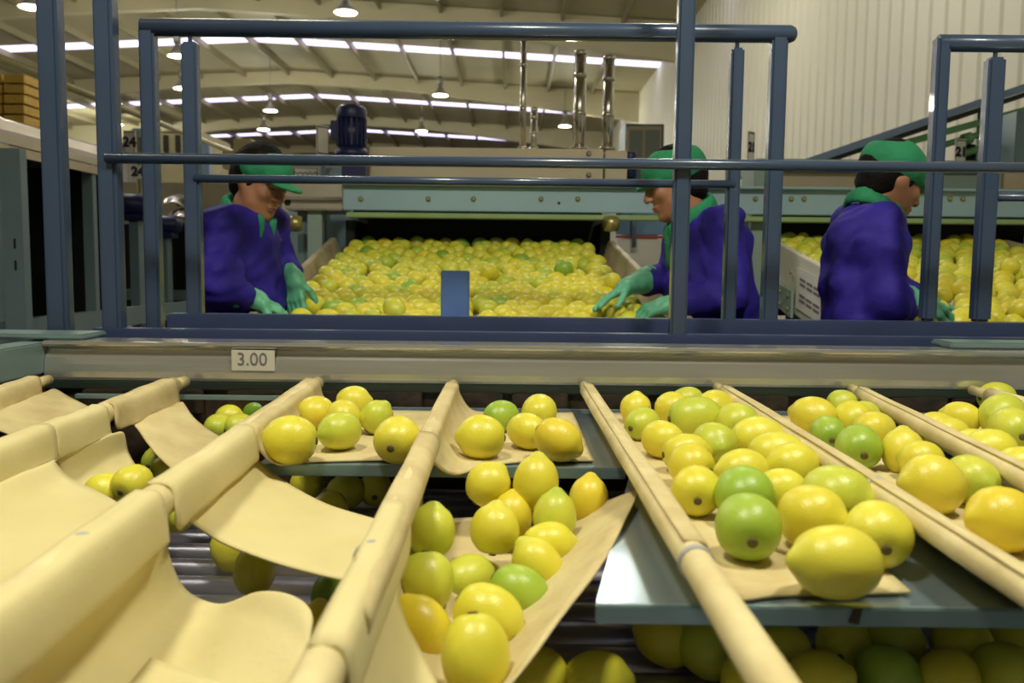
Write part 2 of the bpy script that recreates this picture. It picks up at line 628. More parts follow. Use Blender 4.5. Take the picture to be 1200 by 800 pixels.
g3 = empty('guard_rail', (1.2, YB, 0), 'blue frame by the capped worker seen from behind, its top rail running out of view', 'guard rail', 'blue guard rails')
xa = U(1105, 50, YB).x
zt3 = U(1150, 51, YB).z
box('post', M['rail_paint'], xa - .022, xa + .016, YB - .022, YB + .022, U(600, 370.5, YB).z, zt3 + .018, g3, .008)
sweep('top_rail', M['rail_paint'], [(xa - .012, YB, zt3), (2.2, YB, zt3)], .023, parent=g3, seg=20)
xx = U(1157, 220, YB).x
z1 = U(1167, 68, YB).z
q = box('short_post', M['rail_paint'], xx - .024, xx + .024, YB - .02, YB + .02, U(600, 370.5, YB).z, z1, g3, .007)
sweep('pin', M['rail_paint'], [(xx, YB, z1 - .01), (xx, YB, zt3)], .006, parent=q, seg=8)
z3 = U(1190, 231, YB).z
sweep('lower_rail', M['rail_paint'], [(xx, YB, z3), (2.2, YB, z3)], .012, parent=g3)

bb = pbox('blue_bracket', M['blue_block'], 516.5, 317, 549.5, 374, YB - .02, .05, None, .003)
tag(bb, 'small upright blue box bracket standing on the base rail before the lemons', 'bracket')

# ================================================================== far centre: sloping roller table, header, hood
SL = 0.225


def belt_z(y):
    return 1.052 + (y - 3.1) * SL


YB0, YB1 = 2.72, 4.25
tb = empty('roller_table', (-.18, 3.4, 0), 'sloping roller table crowded with lemons, in the middle behind the blue rails', 'sorting table', 'sorting tables')


def roller_table(tb, xl, xr, y0, y1, zf, mr):
    n = int((y1 - y0) / .066)
    for i in range(n):
        y = y0 + .066 * i
        q = sweep('roller', M[mr], [(xl(y), y, zf(y) - .03), (xr(y), y, zf(y) - .03)], .03, parent=tb, seg=12)


def cxl(y): return -.83
def cxr(y): return .53 - (y - 3.1) * .09


roller_table(tb, cxl, cxr, YB0, YB1, belt_z, 'white_roller')
for s, fx in ((-1, cxl), (1, cxr)):
    y0, y1 = YB0, YB1 - .02
    q = hexa('side_board', M['beige_board'], [(fx(y0), y0, belt_z(y0) - .06), (fx(y0) + s * .02, y0, belt_z(y0) - .06), (fx(y1) + s * .02, y1, belt_z(y1) - .06), (fx(y1), y1, belt_z(y1) - .06),
                                      (fx(y0) + s * .04, y0, belt_z(y0) + .075), (fx(y0) + s * .07, y0, belt_z(y0) + .075), (fx(y1) + s * .07, y1, belt_z(y1) + .075), (fx(y1) + s * .04, y1, belt_z(y1) + .075)], tb, .003)
    for yy in (2.9, 3.9):
        xx = fx(yy) + s * .02
        box('leg', M['post_grey'], xx - .03, xx + .03, yy - .03, yy + .03, 0, belt_z(yy) - .06, tb, .004)
    p = U(346 if s < 0 else 716, 262, 4.05)
    lathe('bearing', M['brass'], [(.012, -.03), (.035, -.03), (.04, 0), (.035, .03), (.012, .03)], p, (1, .3, 0), 14, tb)
box('front_apron', M['beige_board'], -.87, .6, YB0 - .06, YB0 - .04, .55, belt_z(YB0) - .02, tb)

hb = empty('header_beam', (.6, 4.15, 1.5), 'long pale blue steel beam bridging both lemon tables', 'beam')
zt, zb = U(600, 219, 4.1).z, U(600, 248, 4.1).z
XB0, XB1 = U(402, 230, 4.1).x, 3.2
box('beam_web', M['sky_blue_steel'], XB0, XB1, 4.1, 4.13, zb, zt, hb)
box('top_flange', M['sky_blue_steel'], XB0, XB1, 4.06, 4.16, zt, zt + .012, hb)
box('lower_lip', M['green_lip'], XB0 + .02, XB1, 4.07, 4.15, zb - .035, zb - .012, hb)
for px in (423, 502, 555, 634, 677, 885, 927, 942, 1113, 1128, 1172):
    p = U(px, 233, 4.1)
    lathe('bolt', M['brass'], [(.012, .0), (.012, .008), (.006, .014)], (p.x, 4.1, p.z), (0, -1, 0), 10, hb)
for px in (655, ):
    p = U(px, 238, 4.1)
    lathe('bolt_hole', M['black'], [(.007, 0), (.007, .002)], (p.x, 4.1, p.z), (0, -1, 0), 10, hb)
for xx in (U(366, 230, 4.1).x, U(888, 230, 4.1).x + .02, 3.1):
    box('column', M['grey_green'], xx - .035, xx + .035, 4.14, 4.2, 0, zt, hb)

# stainless end box by the first worker's face
eb = empty('end_housing', (-1.0, 4.1, 1.5), 'stainless end housing with a black round hole beside the first worker\'s face', 'housing')
p0 = pbox('housing_shell', M['stainless_soft'], 333, 211, 401, 246, 4.1, .35, eb, .006)
p = U(337, 237, 4.1)
lathe('round_hole', M['black'], [(.016, 0), (.016, .003)], (p.x, 4.1, p.z), (0, -1, 0), 16, eb)
a = U(334, 232, 4.09)
b = U(401, 231, 4.09)
box('ledge', M['chrome'], a.x, b.x, 4.07, 4.1, a.z - .008, a.z + .008, eb)
box('support_leg', M['post_grey'], a.x + .03, a.x + .09, 4.2, 4.26, 0, a.z - .05, eb)

# dark throat under the header
dk = empty('feed_tunnel', (-.18, 4.5, 1.3), 'black tunnel opening under the blue beam where the middle table starts', 'tunnel')
xa, xb = U(418, 262, 4.3).x, U(703, 262, 4.3).x
box('back_curtain', M['black'], xa - .05, xb + .05, 4.62, 4.64, 1.0, zb, dk)
box('side_plate', M['black'], xa - .05, xa, 4.27, 4.62, 1.0, zb - .04, dk)
box('side_plate', M['black'], xb, xb + .05, 4.27, 4.62, 1.0, zb - .04, dk)
box('roof_plate', M['black'], xa, xb, 4.2, 4.62, zb - .012, zb + .01, dk)
dk2 = empty('feed_tunnel', (1.9, 4.5, 1.3), 'black tunnel opening under the blue beam where the table by the corrugated wall starts', 'tunnel')
box('back_curtain', M['black'], 1.25, 2.75, 4.62, 4.64, 1.0, zb, dk2)
box('side_plate', M['black'], 1.2, 1.25, 4.27, 4.62, 1.0, zb - .04, dk2)
box('side_plate', M['black'], 2.75, 2.8, 4.27, 4.62, 1.0, zb - .04, dk2)
box('roof_plate', M['black'], 1.25, 2.75, 4.2, 4.62, zb - .012, zb + .01, dk2)

hd = empty('hood', (-.2, 4.5, 1.7), 'long beige steel hood on top of the pale blue beam', 'hood')
pbox('hood_panel', M['beige_steel'], 400, 173, 707, 219, 4.4, .5, hd, .006)
pbox('end_panel', M['beige_steel'], 709, 176, 735, 219, 4.4, .5, hd, .006)
for px, py in ((690, 180), (690, 205)):
    p = U(px, py, 4.4)
    lathe('bolt', M['chrome'], [(.014, 0), (.014, .006), (.007, .01)], (p.x, 4.4, p.z), (0, -1, 0), 10, hd)

# flue pipes
for px, y0, wpx, Y, lb in ((614, 44, 7.5, 4.62, 'thin steel flue pipe, the one nearest the middle of the hood'),
                           (626, 126, 8, 4.75, 'short steel flue pipe standing close behind the thinnest flue'),
                           (680.5, 60, 14, 4.62, 'thick bright steel flue pipe, first of the two thick ones'),
                           (714, 66, 13, 4.62, 'thick bright steel flue pipe, the one nearest the wall cabinet')):
    a = U(px, y0, Y)
    k = U(px, 172, Y)
    r = wpx * Y / 2000
    t = empty('flue_pipe', (a.x, Y, k.z - .1), lb, 'pipe', 'steel flue pipes')
    sweep('pipe', M['chrome'], [(a.x, Y, k.z - .12), (a.x, Y, a.z)], r, parent=t, seg=18)
    for f in (.35, .75):
        zz = k.z + (a.z - k.z) * f
        lathe('joint_ring', M['chrome'], [(r, -.012), (r * 1.12, -.01), (r * 1.12, .01), (r, .012)], (a.x, Y, zz), seg=18, parent=t)
    lathe('rim', M['chrome'], [(r, -.02), (r * 1.1, -.015), (r * 1.1, .0), (r * .8, 0)], (a.x, Y, a.z), seg=18, parent=t)
    lathe('foot_flange', M['chrome'], [(r, .02), (r * 1.5, .015), (r * 1.5, 0), (r, 0)], (a.x, Y, U(px, 176, Y).z), seg=18, parent=t)

# motor on the hood
def gear_motor(px, pytop, pybot, wpx, Y, label, group=None):
    a = U(px, pytop, Y)
    k = U(px, pybot, Y)
    h = a.z - k.z
    r = wpx * Y / 2000
    t = empty('electric_motor', (a.x, Y, k.z), label, 'motor', group)
    o = Vector((a.x, Y, k.z))
    lathe('fan_cover', M['motor_blue'], [(r * .98, h * .74), (r, h * .76), (r, h * .93), (r * .82, h), (.0, h)], o, parent=t)
    lathe('motor_body', M['motor_blue'], [(r * .9, h * .2), (r * .9, h * .74)], o, parent=t)
    for i in range(18):
        an = 2 * PI * i / 18
        c, s = math.cos(an), math.sin(an)
        p = o + Vector((c, s, 0)) * r * .97
        tx = Vector((-s, c, 0)) * .004
        rd = Vector((c, s, 0)) * r * .1
        z0, z1 = Vector((0, 0, h * .22)), Vector((0, 0, h * .73))
        hexa('cooling_fin', M['motor_blue'], [p - tx - rd + z0, p + tx - rd + z0, p + tx + rd * .6 + z0, p - tx + rd * .6 + z0,
                                              p - tx - rd + z1, p + tx - rd + z1, p + tx + rd * .6 + z1, p - tx + rd * .6 + z1], t)
    lathe('flange', M['motor_blue'], [(r * 1.12, 0), (r * 1.12, h * .1), (r * .9, h * .2)], o, parent=t)
    box('terminal_box', M['motor_blue'], a.x - r * 1.35, a.x - r * .8, Y - r * .45, Y + r * .45, k.z + h * .35, k.z + h * .7, t)
    return t


mo = gear_motor(412, 124, 185, 34, 4.32, 'dark blue finned electric motor standing upright by the hood\'s end')
k = U(412, 185, 4.32)
pbox('mounting_block', M['motor_blue'], 400, 186, 428, 209, 4.25, .12, mo, .006)
gear_motor(739, 178, 216, 15, 4.55, 'small dark blue motor at the hood\'s far end, next to the grey cabinet')

# cabinet behind the second worker
cb = empty('wall_cabinet', (.9, 6, 1.8), 'grey cabinet with two glass doors behind the worker in the green headscarf', 'cabinet')
pbox('body', M['post_grey'], 733, 145, 778, 188, 6.05, .35, cb)
for a, b in ((738, 753), (757, 773)):
    d = pbox('door', M['beige_steel'], a - 3, 148, b + 2, 187, 6.02, .03, cb)
    pbox('pane', M['glass'], a, 152, b, 184, 6.005, .015, d, .002)
pa = U(733, 188, 6.05)
box('stand', M['post_grey'], pa.x + .02, U(778, 188, 6.05).x - .02, 6.1, 6.35, 0, pa.z, cb)


# ------------------------------------------------------------------ hung number plates
def plate(px0, py0, px1, py1, Y, s, size, label, rot=0.0, m='paper', ink='ink', inner=True, cat='sign', group='number plates'):
    a, b = U(px0, py1, Y), U(px1, py0, Y)
    c = (a + b) / 2
    wd, ht = (b.x - a.x), (b.z - a.z)
    x = Vector((math.cos(rot), math.sin(rot), 0))
    y = Vector((0, 0, 1))
    n = x.cross(y)          # towards the viewer
    wd = wd / max(.25, abs(math.cos(rot)))
    t = empty('number_plate' if s else 'notice', c, label, cat, group)
    vs = [c + x * sx * wd / 2 + y * sy * ht / 2 + n * o for o in (0, .006) for sx, sy in ((-1, -1), (1, -1), (1, 1), (-1, 1))]
    hexa('board', M[m], vs, t, .001)
    if s:
        text('numerals', M[ink], s, size, c + n * .009, x, y, t, .001, .004)
    if inner:
        for ax, bx, ay, by in ((-.46, .46, .42, .46), (-.46, .46, -.46, -.42), (-.46, -.42, -.46, .46), (.42, .46, -.46, .46)):
            vs = [c + x * wd * q + y * ht * r2 + n * o for o in (.0065, .0075) for q, r2 in ((ax, ay), (bx, ay), (bx, by), (ax, by))]
            hexa('border_line', M['ink_grey'], vs, t)
    return t, c, x, y, n, wd, ht


plate(873.5, 154, 885, 192, 4.6, '21', .066, 'white plate reading 21 beside the thick post, on the grey column', .75)
plate(1117, 163, 1133, 194, 4.75, '21', .068, 'white plate reading 21 between the outer blue posts, below the blue conveyor', .2)
plate(155, 194, 169, 209, 5.2, '24', .075, 'small white plate reading 24 beneath the framed notice, on the steel conveyor', .1, inner=False)
t, c, x, y, n, wd, ht = plate(146, 153, 158, 181, 5.6, '24', .085, 'framed white plate reading 24, above the smaller 24 plate', .1)
t, c, x, y, n, wd, ht = plate(372, 147, 383, 182, 4.6, '', .1, 'tall white plate seen edge-on beside the upright blue motor', .9, group=None)
box('post', M['post_grey'], c.x - .012, c.x + .012, 4.62, 4.645, 0, c.z + .05, t)
t, c, x, y, n, wd, ht = plate(343, 197, 374, 209, 4.75, '', .1, 'low white notice with one scribbled line, behind the first worker\'s cap', 0, group=None)
pts = [c + x * (wd * (i / 24 - .5) * .85) + y * (ht * .22 * math.sin(i * 1.9) * math.cos(i * .7)) + n * .008 for i in range(25)]
sweep('scribbled_line', M['ink_faint'], pts, .003, parent=t, seg=5)
pa = U(358, 209, 4.75)
box('holder', M['sky_blue_steel'], pa.x - .1, pa.x + .35, 4.76, 4.8, 0, pa.z + .06, t)

# panels seen behind the second worker: pale blue sheet, red strip, white skirt
sk = empty('safety_screen', (.75, 4.9, 1.2), 'pale blue screen with a red strip over a white skirt', 'screen')
pbox('blue_sheet', M['pale_blue'], 722, 246, 800, 275, 4.9, .02, sk)
pbox('red_strip', M['signal_red'], 722, 276, 800, 279, 4.89, .03, sk, .001)
pbox('white_skirt', M['white_panel'], 722, 280, 800, 420, 4.9, .03, sk)
pbox('white_skirt', M['white_panel'], 722, 421, 800, 572, 4.9, .03, sk)
sweep('grey_post', M['post_grey'], [U(743, 240, 4.85), U(743, 290, 4.85)], .012, parent=sk, seg=8)
# grey panel and cream door behind second worker's back
cp = empty('service_column', (1.3, 4.7, 1.), 'cream and grey-green upright cover between the two lemon tables', 'cover')
pbox('cream_face', M['beige_steel'], 866, 252, 881, 400, 4.4, .2, cp)
pbox('grey_face', M['grey_green'], 881, 190, 897, 400, 4.38, .25, cp)

# ================================================================== table by the corrugated wall
t3 = empty('roller_table', (1.8, 3.6, 0), 'roller table with lemons by the corrugated wall, where the worker is seen from behind', 'sorting table', 'sorting tables')


def rxl(y): return 1.27 + max(0, 4.0 - y) * .06
def rxr(y): return 2.62 - (y - 3.05) * .2


def belt3_z(y):
    return 1.30 + (y - 4.0) * .225


roller_table(t3, rxl, rxr, 2.76, 4.25, belt3_z, 'white_roller')
y0, y1 = 2.85, 4.2
q = hexa('side_board', M['white_panel'], [(rxl(y0) - .03, y0, belt3_z(y0) - .22), (rxl(y0), y0, belt3_z(y0) - .22), (rxl(y1), y1, belt3_z(y1) - .2), (rxl(y1) - .03, y1, belt3_z(y1) - .2),
                                  (rxl(y0) - .03, y0, belt3_z(y0) + .07), (rxl(y0), y0, belt3_z(y0) + .07), (rxl(y1), y1, belt3_z(y1) + .06), (rxl(y1) - .03, y1, belt3_z(y1) + .06)], t3, .003)
d = Vector((rxl(y1) - rxl(y0), y1 - y0, belt3_z(y1) - belt3_z(y0) - .01)).normalized()     # along the board, away
nb = Vector((-d.y, d.x, 0)).normalized()
ub = Vector((0, 0, 1))


def on_board(t, h, o=.0):
    yy = y0 + (y1 - y0) * t
    return Vector((rxl(yy) - .03, yy, belt3_z(yy) - .22 + h)) + nb * (.002 + o)


vs = [on_board(a, h, o) for o in (0, .002) for a, h in ((.47, .06), (.68, .055), (.68, .235), (.47, .245))]
ps = hexa('paper_sheet', M['paper'], vs, q)
# grey lower half with rivets
vs = [on_board(a, h, o) for o in (0, .012) for a, h in ((.70, .0), (.99, .0), (.99, .10), (.70, .12))]
hexa('grey_plate', M['grey_green'], vs, t3, .002)
for a, h in ((.73, .03), (.8, .03), (.87, .03), (.73, .09), (.8, .085), (.94, .03), (.71, .2), (.45, .12)):
    p = on_board(a, h, .012)
    lathe('rivet', M['brass'], [(.01, 0), (.01, .004), (.004, .007)], p, nb, 8, t3)
for row, hh in enumerate((.18, .11)):
    for k in range(3):
        for dz in (-.011, .011):
            vs = [on_board(a, hh + dz + e, .003 + o) for o in (0, .0008) for a, e in ((.495 + k * .055, -.006), (.54 + k * .055, -.006), (.54 + k * .055, .006), (.495 + k * .055, .006))]
            hexa('printed_line', M['ink_faint'], vs, q)
y1b = 4.2
hexa('side_board', M['beige_board'], [(rxr(y0), y0, belt3_z(y0) - .1), (rxr(y0) + .03, y0, belt3_z(y0) - .1), (rxr(y1) + .03, y1, belt3_z(y1) - .1), (rxr(y1), y1, belt3_z(y1) - .1),
                              (rxr(y0), y0, belt3_z(y0) + .06), (rxr(y0) + .03, y0, belt3_z(y0) + .06), (rxr(y1) + .03, y1, belt3_z(y1) + .06), (rxr(y1), y1, belt3_z(y1) + .06)], t3, .003)
for yy in (3.15, 4.0):
    for xx in (rxl(yy) + .05, rxr(yy) - .05):
        box('leg', M['post_grey'], xx - .03, xx + .03, yy - .03, yy + .03, 0, belt3_z(yy) - .07, t3, .004)

h3 = empty('hood', (1.9, 4.6, 1.7), 'grey-green hood with a cream front above the table by the corrugated wall', 'hood')
pbox('top_rail', M['grey_green'], 886, 187, 1174, 201, 4.4, .45, h3, .004)
pbox('cream_front', M['beige_steel'], 890, 202, 1083, 222, 4.45, .3, h3, .004)
pbox('grey_front', M['grey_green'], 1085, 202, 1174, 226, 4.43, .3, h3, .004)
pbox('cream_front', M['beige_steel'], 1176, 197, 1260, 226, 4.45, .3, h3, .004)
pbox('end_post', M['post_grey'], 1190, 130, 1225, 200, 4.5, .2, h3, .004)

# inclined blue conveyor over it
ic = empty('inclined_conveyor', (2.3, 5.3, 1.8), 'blue inclined conveyor climbing in front of the corrugated wall', 'conveyor')


def slab(name, m, pa, pb, hpx, Y, dep, parent):
    a, b = U(*pa, Y), U(*pb, Y)
    hh = hpx * Y / 1000
    return hexa(name, M[m], [a - Vector((0, 0, hh)), b - Vector((0, 0, hh)), b + Vector((0, dep, -hh)), a + Vector((0, dep, -hh)),
                             a, b, b + Vector((0, dep, 0)), a + Vector((0, dep, 0))], parent, .004)


slab('upper_channel', 'conveyor_blue', (938, 188), (1230, 88), 9, 5.2, .6, ic)
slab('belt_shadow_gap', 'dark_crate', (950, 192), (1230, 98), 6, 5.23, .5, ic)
slab('green_frame', 'machine_green', (1062, 163), (1230, 117), 8, 5.25, .06, ic)
sweep('green_cylinder', M['machine_green'], [U(1098, 172, 5.25), U(1150, 157, 5.25)], [.02, .02], parent=ic, seg=10)
sweep('cylinder_head', M['machine_green'], [U(1128, 164, 5.24), U(1138, 161, 5.24)], .035, parent=ic, seg=12)
sweep('green_cylinder', M['machine_green'], [U(1122, 182, 5.25), U(1160, 171, 5.25)], .022, parent=ic, seg=10)
lathe('dark_clamp', M['dark_crate'], [(.02, -.08), (.07, -.06), (.08, 0), (.06, .06), (.02, .08)], U(1137, 183, 5.4), (1, 0, .2), 12, ic)
pbox('green_upright', M['machine_green'], 1150, 128, 1160, 186, 5.24, .06, ic)
slab('support_beam', 'grey_green', (938, 205), (1260, 205), 10, 5.2, .5, ic)
for px in (960, 1240):
    pp = U(px, 205, 5.4)
    box('leg', M['grey_green'], pp.x - .05, pp.x + .05, 5.35, 5.45, 0, pp.z - .03, ic)

# ================================================================== machine along the far side walkway
XM = -2.42
lm = empty('grading_machine', (XM - .5, 5, 0), 'long stainless topped machine with a black open underside behind the outer posts', 'machine')


def xs_extrude(name, m, sec, ya, yb, parent, smooth=False):
    """a cross-section in x,z pulled along y"""
    n = len(sec)
    vs = [(x, ya, z) for x, z in sec] + [(x, yb, z) for x, z in sec]
    fs = [(i, (i + 1) % n, n + (i + 1) % n, n + i) for i in range(n)]
    fs += [tuple(range(n)), tuple(range(n, 2 * n))]
    return link(name, mesh_from(name, vs, fs), M[m], parent)


zt0 = 1.25 + .68
sec = [(XM + .02, 1.79), (XM + .03, 1.83)] + [(XM - .02 - .16 * math.sin(a), zt0 - .1 + .1 * math.cos(a)) for a in (1.3, .9, .5, .2, 0)][::-1] + [(XM - .7, zt0), (XM - .7, 1.79)]
sec = [(XM + .03, 1.80), (XM + .03, 1.84), (XM - .0, 1.87), (XM - .02, 1.92), (XM - .08, 1.945), (XM - .7, 1.95), (XM - .7, 1.80)]
xs_extrude('steel_top', 'stainless_soft', sec, 3.0, 5.15, lm)
xs_extrude('lip', 'beige_steel', [(XM + .03, 1.745), (XM + .05, 1.745), (XM + .05, 1.79), (XM + .03, 1.79)], 3.0, 5.15, lm)
xs_extrude('base_rail', 'post_grey', [(XM, .86), (XM + .06, .86), (XM + .06, .97), (XM, .97)], 3.0, 6.8, lm)
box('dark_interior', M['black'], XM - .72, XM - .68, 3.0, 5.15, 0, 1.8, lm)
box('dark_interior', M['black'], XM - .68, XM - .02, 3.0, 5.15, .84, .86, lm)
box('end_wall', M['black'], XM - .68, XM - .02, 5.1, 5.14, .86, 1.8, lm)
for Y, wd in ((4.02, .13), (4.9, .05), (6.5, .08)):
    o = box('post', M['post_grey'], XM - .02, XM + .04, Y - wd / 2, Y + wd / 2, 0, 1.80, lm)
    o2 = None
pp = U(24, 280, 4.0)
o = box('face_post', M['post_grey'], pp.x - .045, pp.x + .05, 3.93, 3.99, .9, 1.76, lm)
for z in (1.23, 1.33):
    box('slot', M['black'], pp.x + .01, pp.x + .018, 3.926, 3.932, z - .022, z + .022, o, 0)
box('cross_bar', M['dark_crate'], XM - .5, XM - .46, 3.2, 5.1, 1.2, 1.23, lm)
sweep('drain_pipe', M['dark_crate'], [(XM + .02, 5.2, .95), (XM + .02, 5.2, 1.75)], .02, parent=lm, seg=8)

# second, farther machine with curved chutes and motors
lm2 = empty('washing_machine_line', (-2.3, 7.2, 0), 'farther stainless machine with curved steel chutes behind the first worker', 'machine')
lm2.name = 'packing_machine'
pbox('body', M['stainless_soft'], 140, 214, 330, 262, 6.9, .8, lm2, .01)
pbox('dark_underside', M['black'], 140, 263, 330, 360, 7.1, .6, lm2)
pbox('base_rail', M['post_grey'], 120, 340, 330, 352, 6.95, .1, lm2)
for px in (195, 262, 326):
    pbox('leg', M['post_grey'], px - 3, 262, px + 4, 420, 6.95, .08, lm2)
for i, (px, py) in enumerate(((196, 236), (203, 252))):
    c0, c1 = U(px, py, 6.4), U(px + 34, py + 10, 6.6)
    rows = []
    for k in range(4):
        f = k / 3
        q = c0.lerp(c1, f) + Vector((0, 0, .05 * math.sin(PI * f)))
        rows.append([q + Vector((0, -.12, -.04)), q + Vector((0, 0, .03)), q + Vector((0, .2, -.02))])
    sheet('curved_chute', M['chrome'], rows, 8, 10, .006, lm2, 0)
for px, py in ((285, 176), (272, 190), (300, 200)):
    pbox('cream_housing', M['cream_cabinet'], px - 12, py - 14, px + 10, py + 8, 7.2, .3, lm2, .01)

for px, py, r, lb in ((158, 240, 13, 'dark blue motor on the steel machine, just past the second tall post'),
                      (192, 263, 12, 'dark blue motor just behind the rail end post, below the curved steel chute')):
    p = U(px, py, 5.6 if px < 170 else 6.2)
    t = empty('drive_motor', p, lb, 'motor', 'dark blue motors on the machine')
    rr = r * 5.6 / 1000
    lathe('motor_body', M['motor_blue'], [(.01, -.14), (rr * .8, -.13), (rr, -.1), (rr, .08), (rr * .7, .12), (.01, .13)], p, (1, .2, 0), 20, t)
    box('foot', M['motor_blue'], p.x - .08, p.x + .08, p.y - .06, p.y + .06, p.z - rr - .03, p.z - rr + .01, t)
    box('bracket', M['post_grey'], p.x - .03, p.x + .03, p.y - .03, p.y + .06, 0, p.z - rr - .03, t)

# cream pipe above the machine
p0, p1 = U(-60, 46, 4.0), U(292, 186, 8.45)
pi_ = empty('cream_pipe', p0, 'long thin cream pipe running away over the steel machine', 'pipe')
sweep('pipe', M['cream_pipe'], [p0, p1], .022, parent=pi_, seg=12)
for f in (.62, .98):
    p = p0.lerp(p1, f)
    sweep('hanger', M['cream_pipe'], [p, Vector((p.x - .35, p.y, p.z - .0)), Vector((p.x - .35, p.y, .0))], .014, parent=pi_, seg=8)

# stacked yellow cartons and dark crates far behind it
YC = 7.6
for j in range(5):
    for i in range(2):
        a = U(-22 + i * 26, 86 + j * 12, YC)
        k = U(3 + i * 26, 97 + j * 12, YC)
        o = tag(box('carton', M['yellow_card'], a.x, k.x - .006, YC, YC + .3, k.z, a.z - .004, None, .004), ['topmost', 'second from the top', 'middle', 'second from the bottom', 'lowest'][j] + ' yellow carton in the ' + ['outer', 'inner'][i] + ' column of the yellow pile', 'carton', 'yellow cartons in the pile')
a, k = U(-24, 146, YC), U(30, 146, YC)
st = tag(box('carton_stand', M['dark_crate'], a.x, k.x, YC - .05, YC + .4, 0, a.z - .006, None), 'dark stand under the pile of yellow cartons', 'stand')
for j in range(4):
    a, k = U(30, 91 + j * 13.5, 8.2), U(48, 103.5 + j * 13.5, 8.2)
    t = empty('dark_crate', ((a.x + k.x) / 2, 8.2, k.z), 'dark crate stacked beside the yellow cartons', 'crate', 'dark crates by the cartons')
    box('crate_shell', M['dark_crate'], a.x, k.x, 8.2, 8.5, k.z + .004, a.z, t, .003)
    box('crate_rim', M['post_grey'], a.x - .006, k.x + .006, 8.19, 8.51, a.z - .016, a.z, t, .002)
a, k = U(30, 146, 8.2), U(48, 146, 8.2)
tag(box('crate_stand', M['dark_crate'], a.x, k.x, 8.2, 8.5, 0, a.z, None), 'dark stand under the stack of dark crates', 'stand')

# blue upright and cream machine end beyond the first worker
bu = pbox('blue_column', M['conveyor_blue'], 236, 166, 247, 420, 8.2, .08, None)
tag(bu, 'slim blue upright beyond the pair of inner rail posts', 'post')
fh = empty('far_machine', (-4, 10, 0), 'pale far machine housing with dark openings under the skylights', 'machine')
pbox('housing', M['cream_cabinet'], 186, 152, 236, 443, 9.0, 1.0, fh, .01)
for px in (194, 208, 224):
    pbox('dark_opening', M['dark_crate'], px - 3, 158, px + 3, 178, 8.98, .03, fh)
pbox('grey_cap', M['post_grey'], 154, 150, 188, 162, 9.2, .5, fh, .01)
box('stand', M['post_grey'], U(170, 150, 9.2).x - .1, U(170, 150, 9.2).x + .1, 9.3, 9.5, 0, U(170, 162, 9.2).z, fh)

# ================================================================== sorting machine close by: frame
ZP = 0.98       # pole axis
ZT = 0.925      # tray top
fr = empty('sorting_machine', (0, 1.9, 0), 'stainless and teal sorting machine frame that carries the canvas chutes', 'machine')
YS = 1.98
xl = U(52, 420, YS).x
zt, zb = U(600, 405, YS).z, U(600, 450, YS).z
# front beam: polished face with a rolled lip
n = 10
sec = [(YS - .003, zb), (YS - .004, zb + .006), (YS - .003, zb + .02), (YS - .001, zb + .036), (YS + .003, zb + .052), (YS + .009, zb + .066), (YS + .012, zt - .014)]
sec += [(YS + .0 - .008 * math.sin(a), zt - .007 - .007 * math.cos(a)) for a in [PI * i / 6 for i in range(7)]]
sec += [(YS + .10, zt), (YS + .10, zb)]
vs = [(xl, y, z) for y, z in sec] + [(2.2, y, z) for y, z in sec]
k = len(sec)
fs = [(i, (i + 1) % k, k + (i + 1) % k, k + i) for i in range(k)] + [tuple(range(k)), tuple(range(k, 2 * k))]
bm_ = link('polished_beam', mesh_from('polished_beam', vs, fs), M['stainless'], fr)
# worn label with the figures
c = U(297, 422, YS - .003)
c.y = YS - .006
sx, sz = .05, .024
st = hexa('price_sticker', M['sticker'], [(c.x - sx, c.y, c.z - sz), (c.x + sx, c.y, c.z - sz), (c.x + sx, c.y + .004, c.z - sz), (c.x - sx, c.y + .004, c.z - sz),
                                      (c.x - sx, c.y, c.z + sz), (c.x + sx, c.y, c.z + sz), (c.x + sx, c.y + .004, c.z + sz), (c.x - sx, c.y + .004, c.z + sz)], bm_)
text('figures', M['ink_faint'], '3.00', .042, (c.x - .002, c.y - .001, c.z + .002), (1, 0, 0), (0, 0, 1), bm_, .0003, .0)
box('teal_ledge', M['dark_rail'], xl, 2.2, YS - .01, YS + .06, zb - .022, zb - .001, fr, .003)
box('kick_board', M['dark_board'], xl - .1, 2.2, YS - .0, YS + .03, .55, zb - .022, fr, 0)
for i in range(13):
    x = -1.0 + i * .17 + random.uniform(-.02, .02)
    hexa('leather_flap', M['dark_board'], [(x, YS - .02, .90), (x + .13, YS - .02, .90), (x + .13, YS - .006, .9), (x, YS - .006, .9),
                                          (x, YS - .026, .955), (x + .13, YS - .02, .957), (x + .13, YS - .006, .957), (x, YS - .008, .955)], fr, .003)
a = U(90, 463, 1.9)
b = U(345, 467, 1.9)
box('thin_rail', M['teal_steel'], a.x, b.x, 1.89, 1.905, a.z - .006, a.z + .004, fr, .001)
# side rail towards the viewer and the corner plate
box('side_rail', M['teal_steel'], xl - .07, xl - .001, .35, YS + .1, zb + .012, zt - .004, fr, .004)
box('corner_plate', M['teal_steel'], xl - .5, U(117, 400, 2.08).x, YS + .02, YS + .14, zt + .001, zt + .014, fr, .004)
box('lower_panel', M['dark_rail'], xl - .07, xl - .05, .35, YS, .3, zb + .012, fr)
a = U(1095, 404, 2.1)
box('corner_plate', M['teal_steel'], a.x, 2.3, YS + .04, YS + .14, zt + .001, zt + .016, fr, .004)
for x in (xl - .035, 2.1):
    for y in (.4, 2.04):
        box('leg', M['teal_steel'], x - .03, x + .03, y - .03, y + .03, 0, zb + .012, fr)

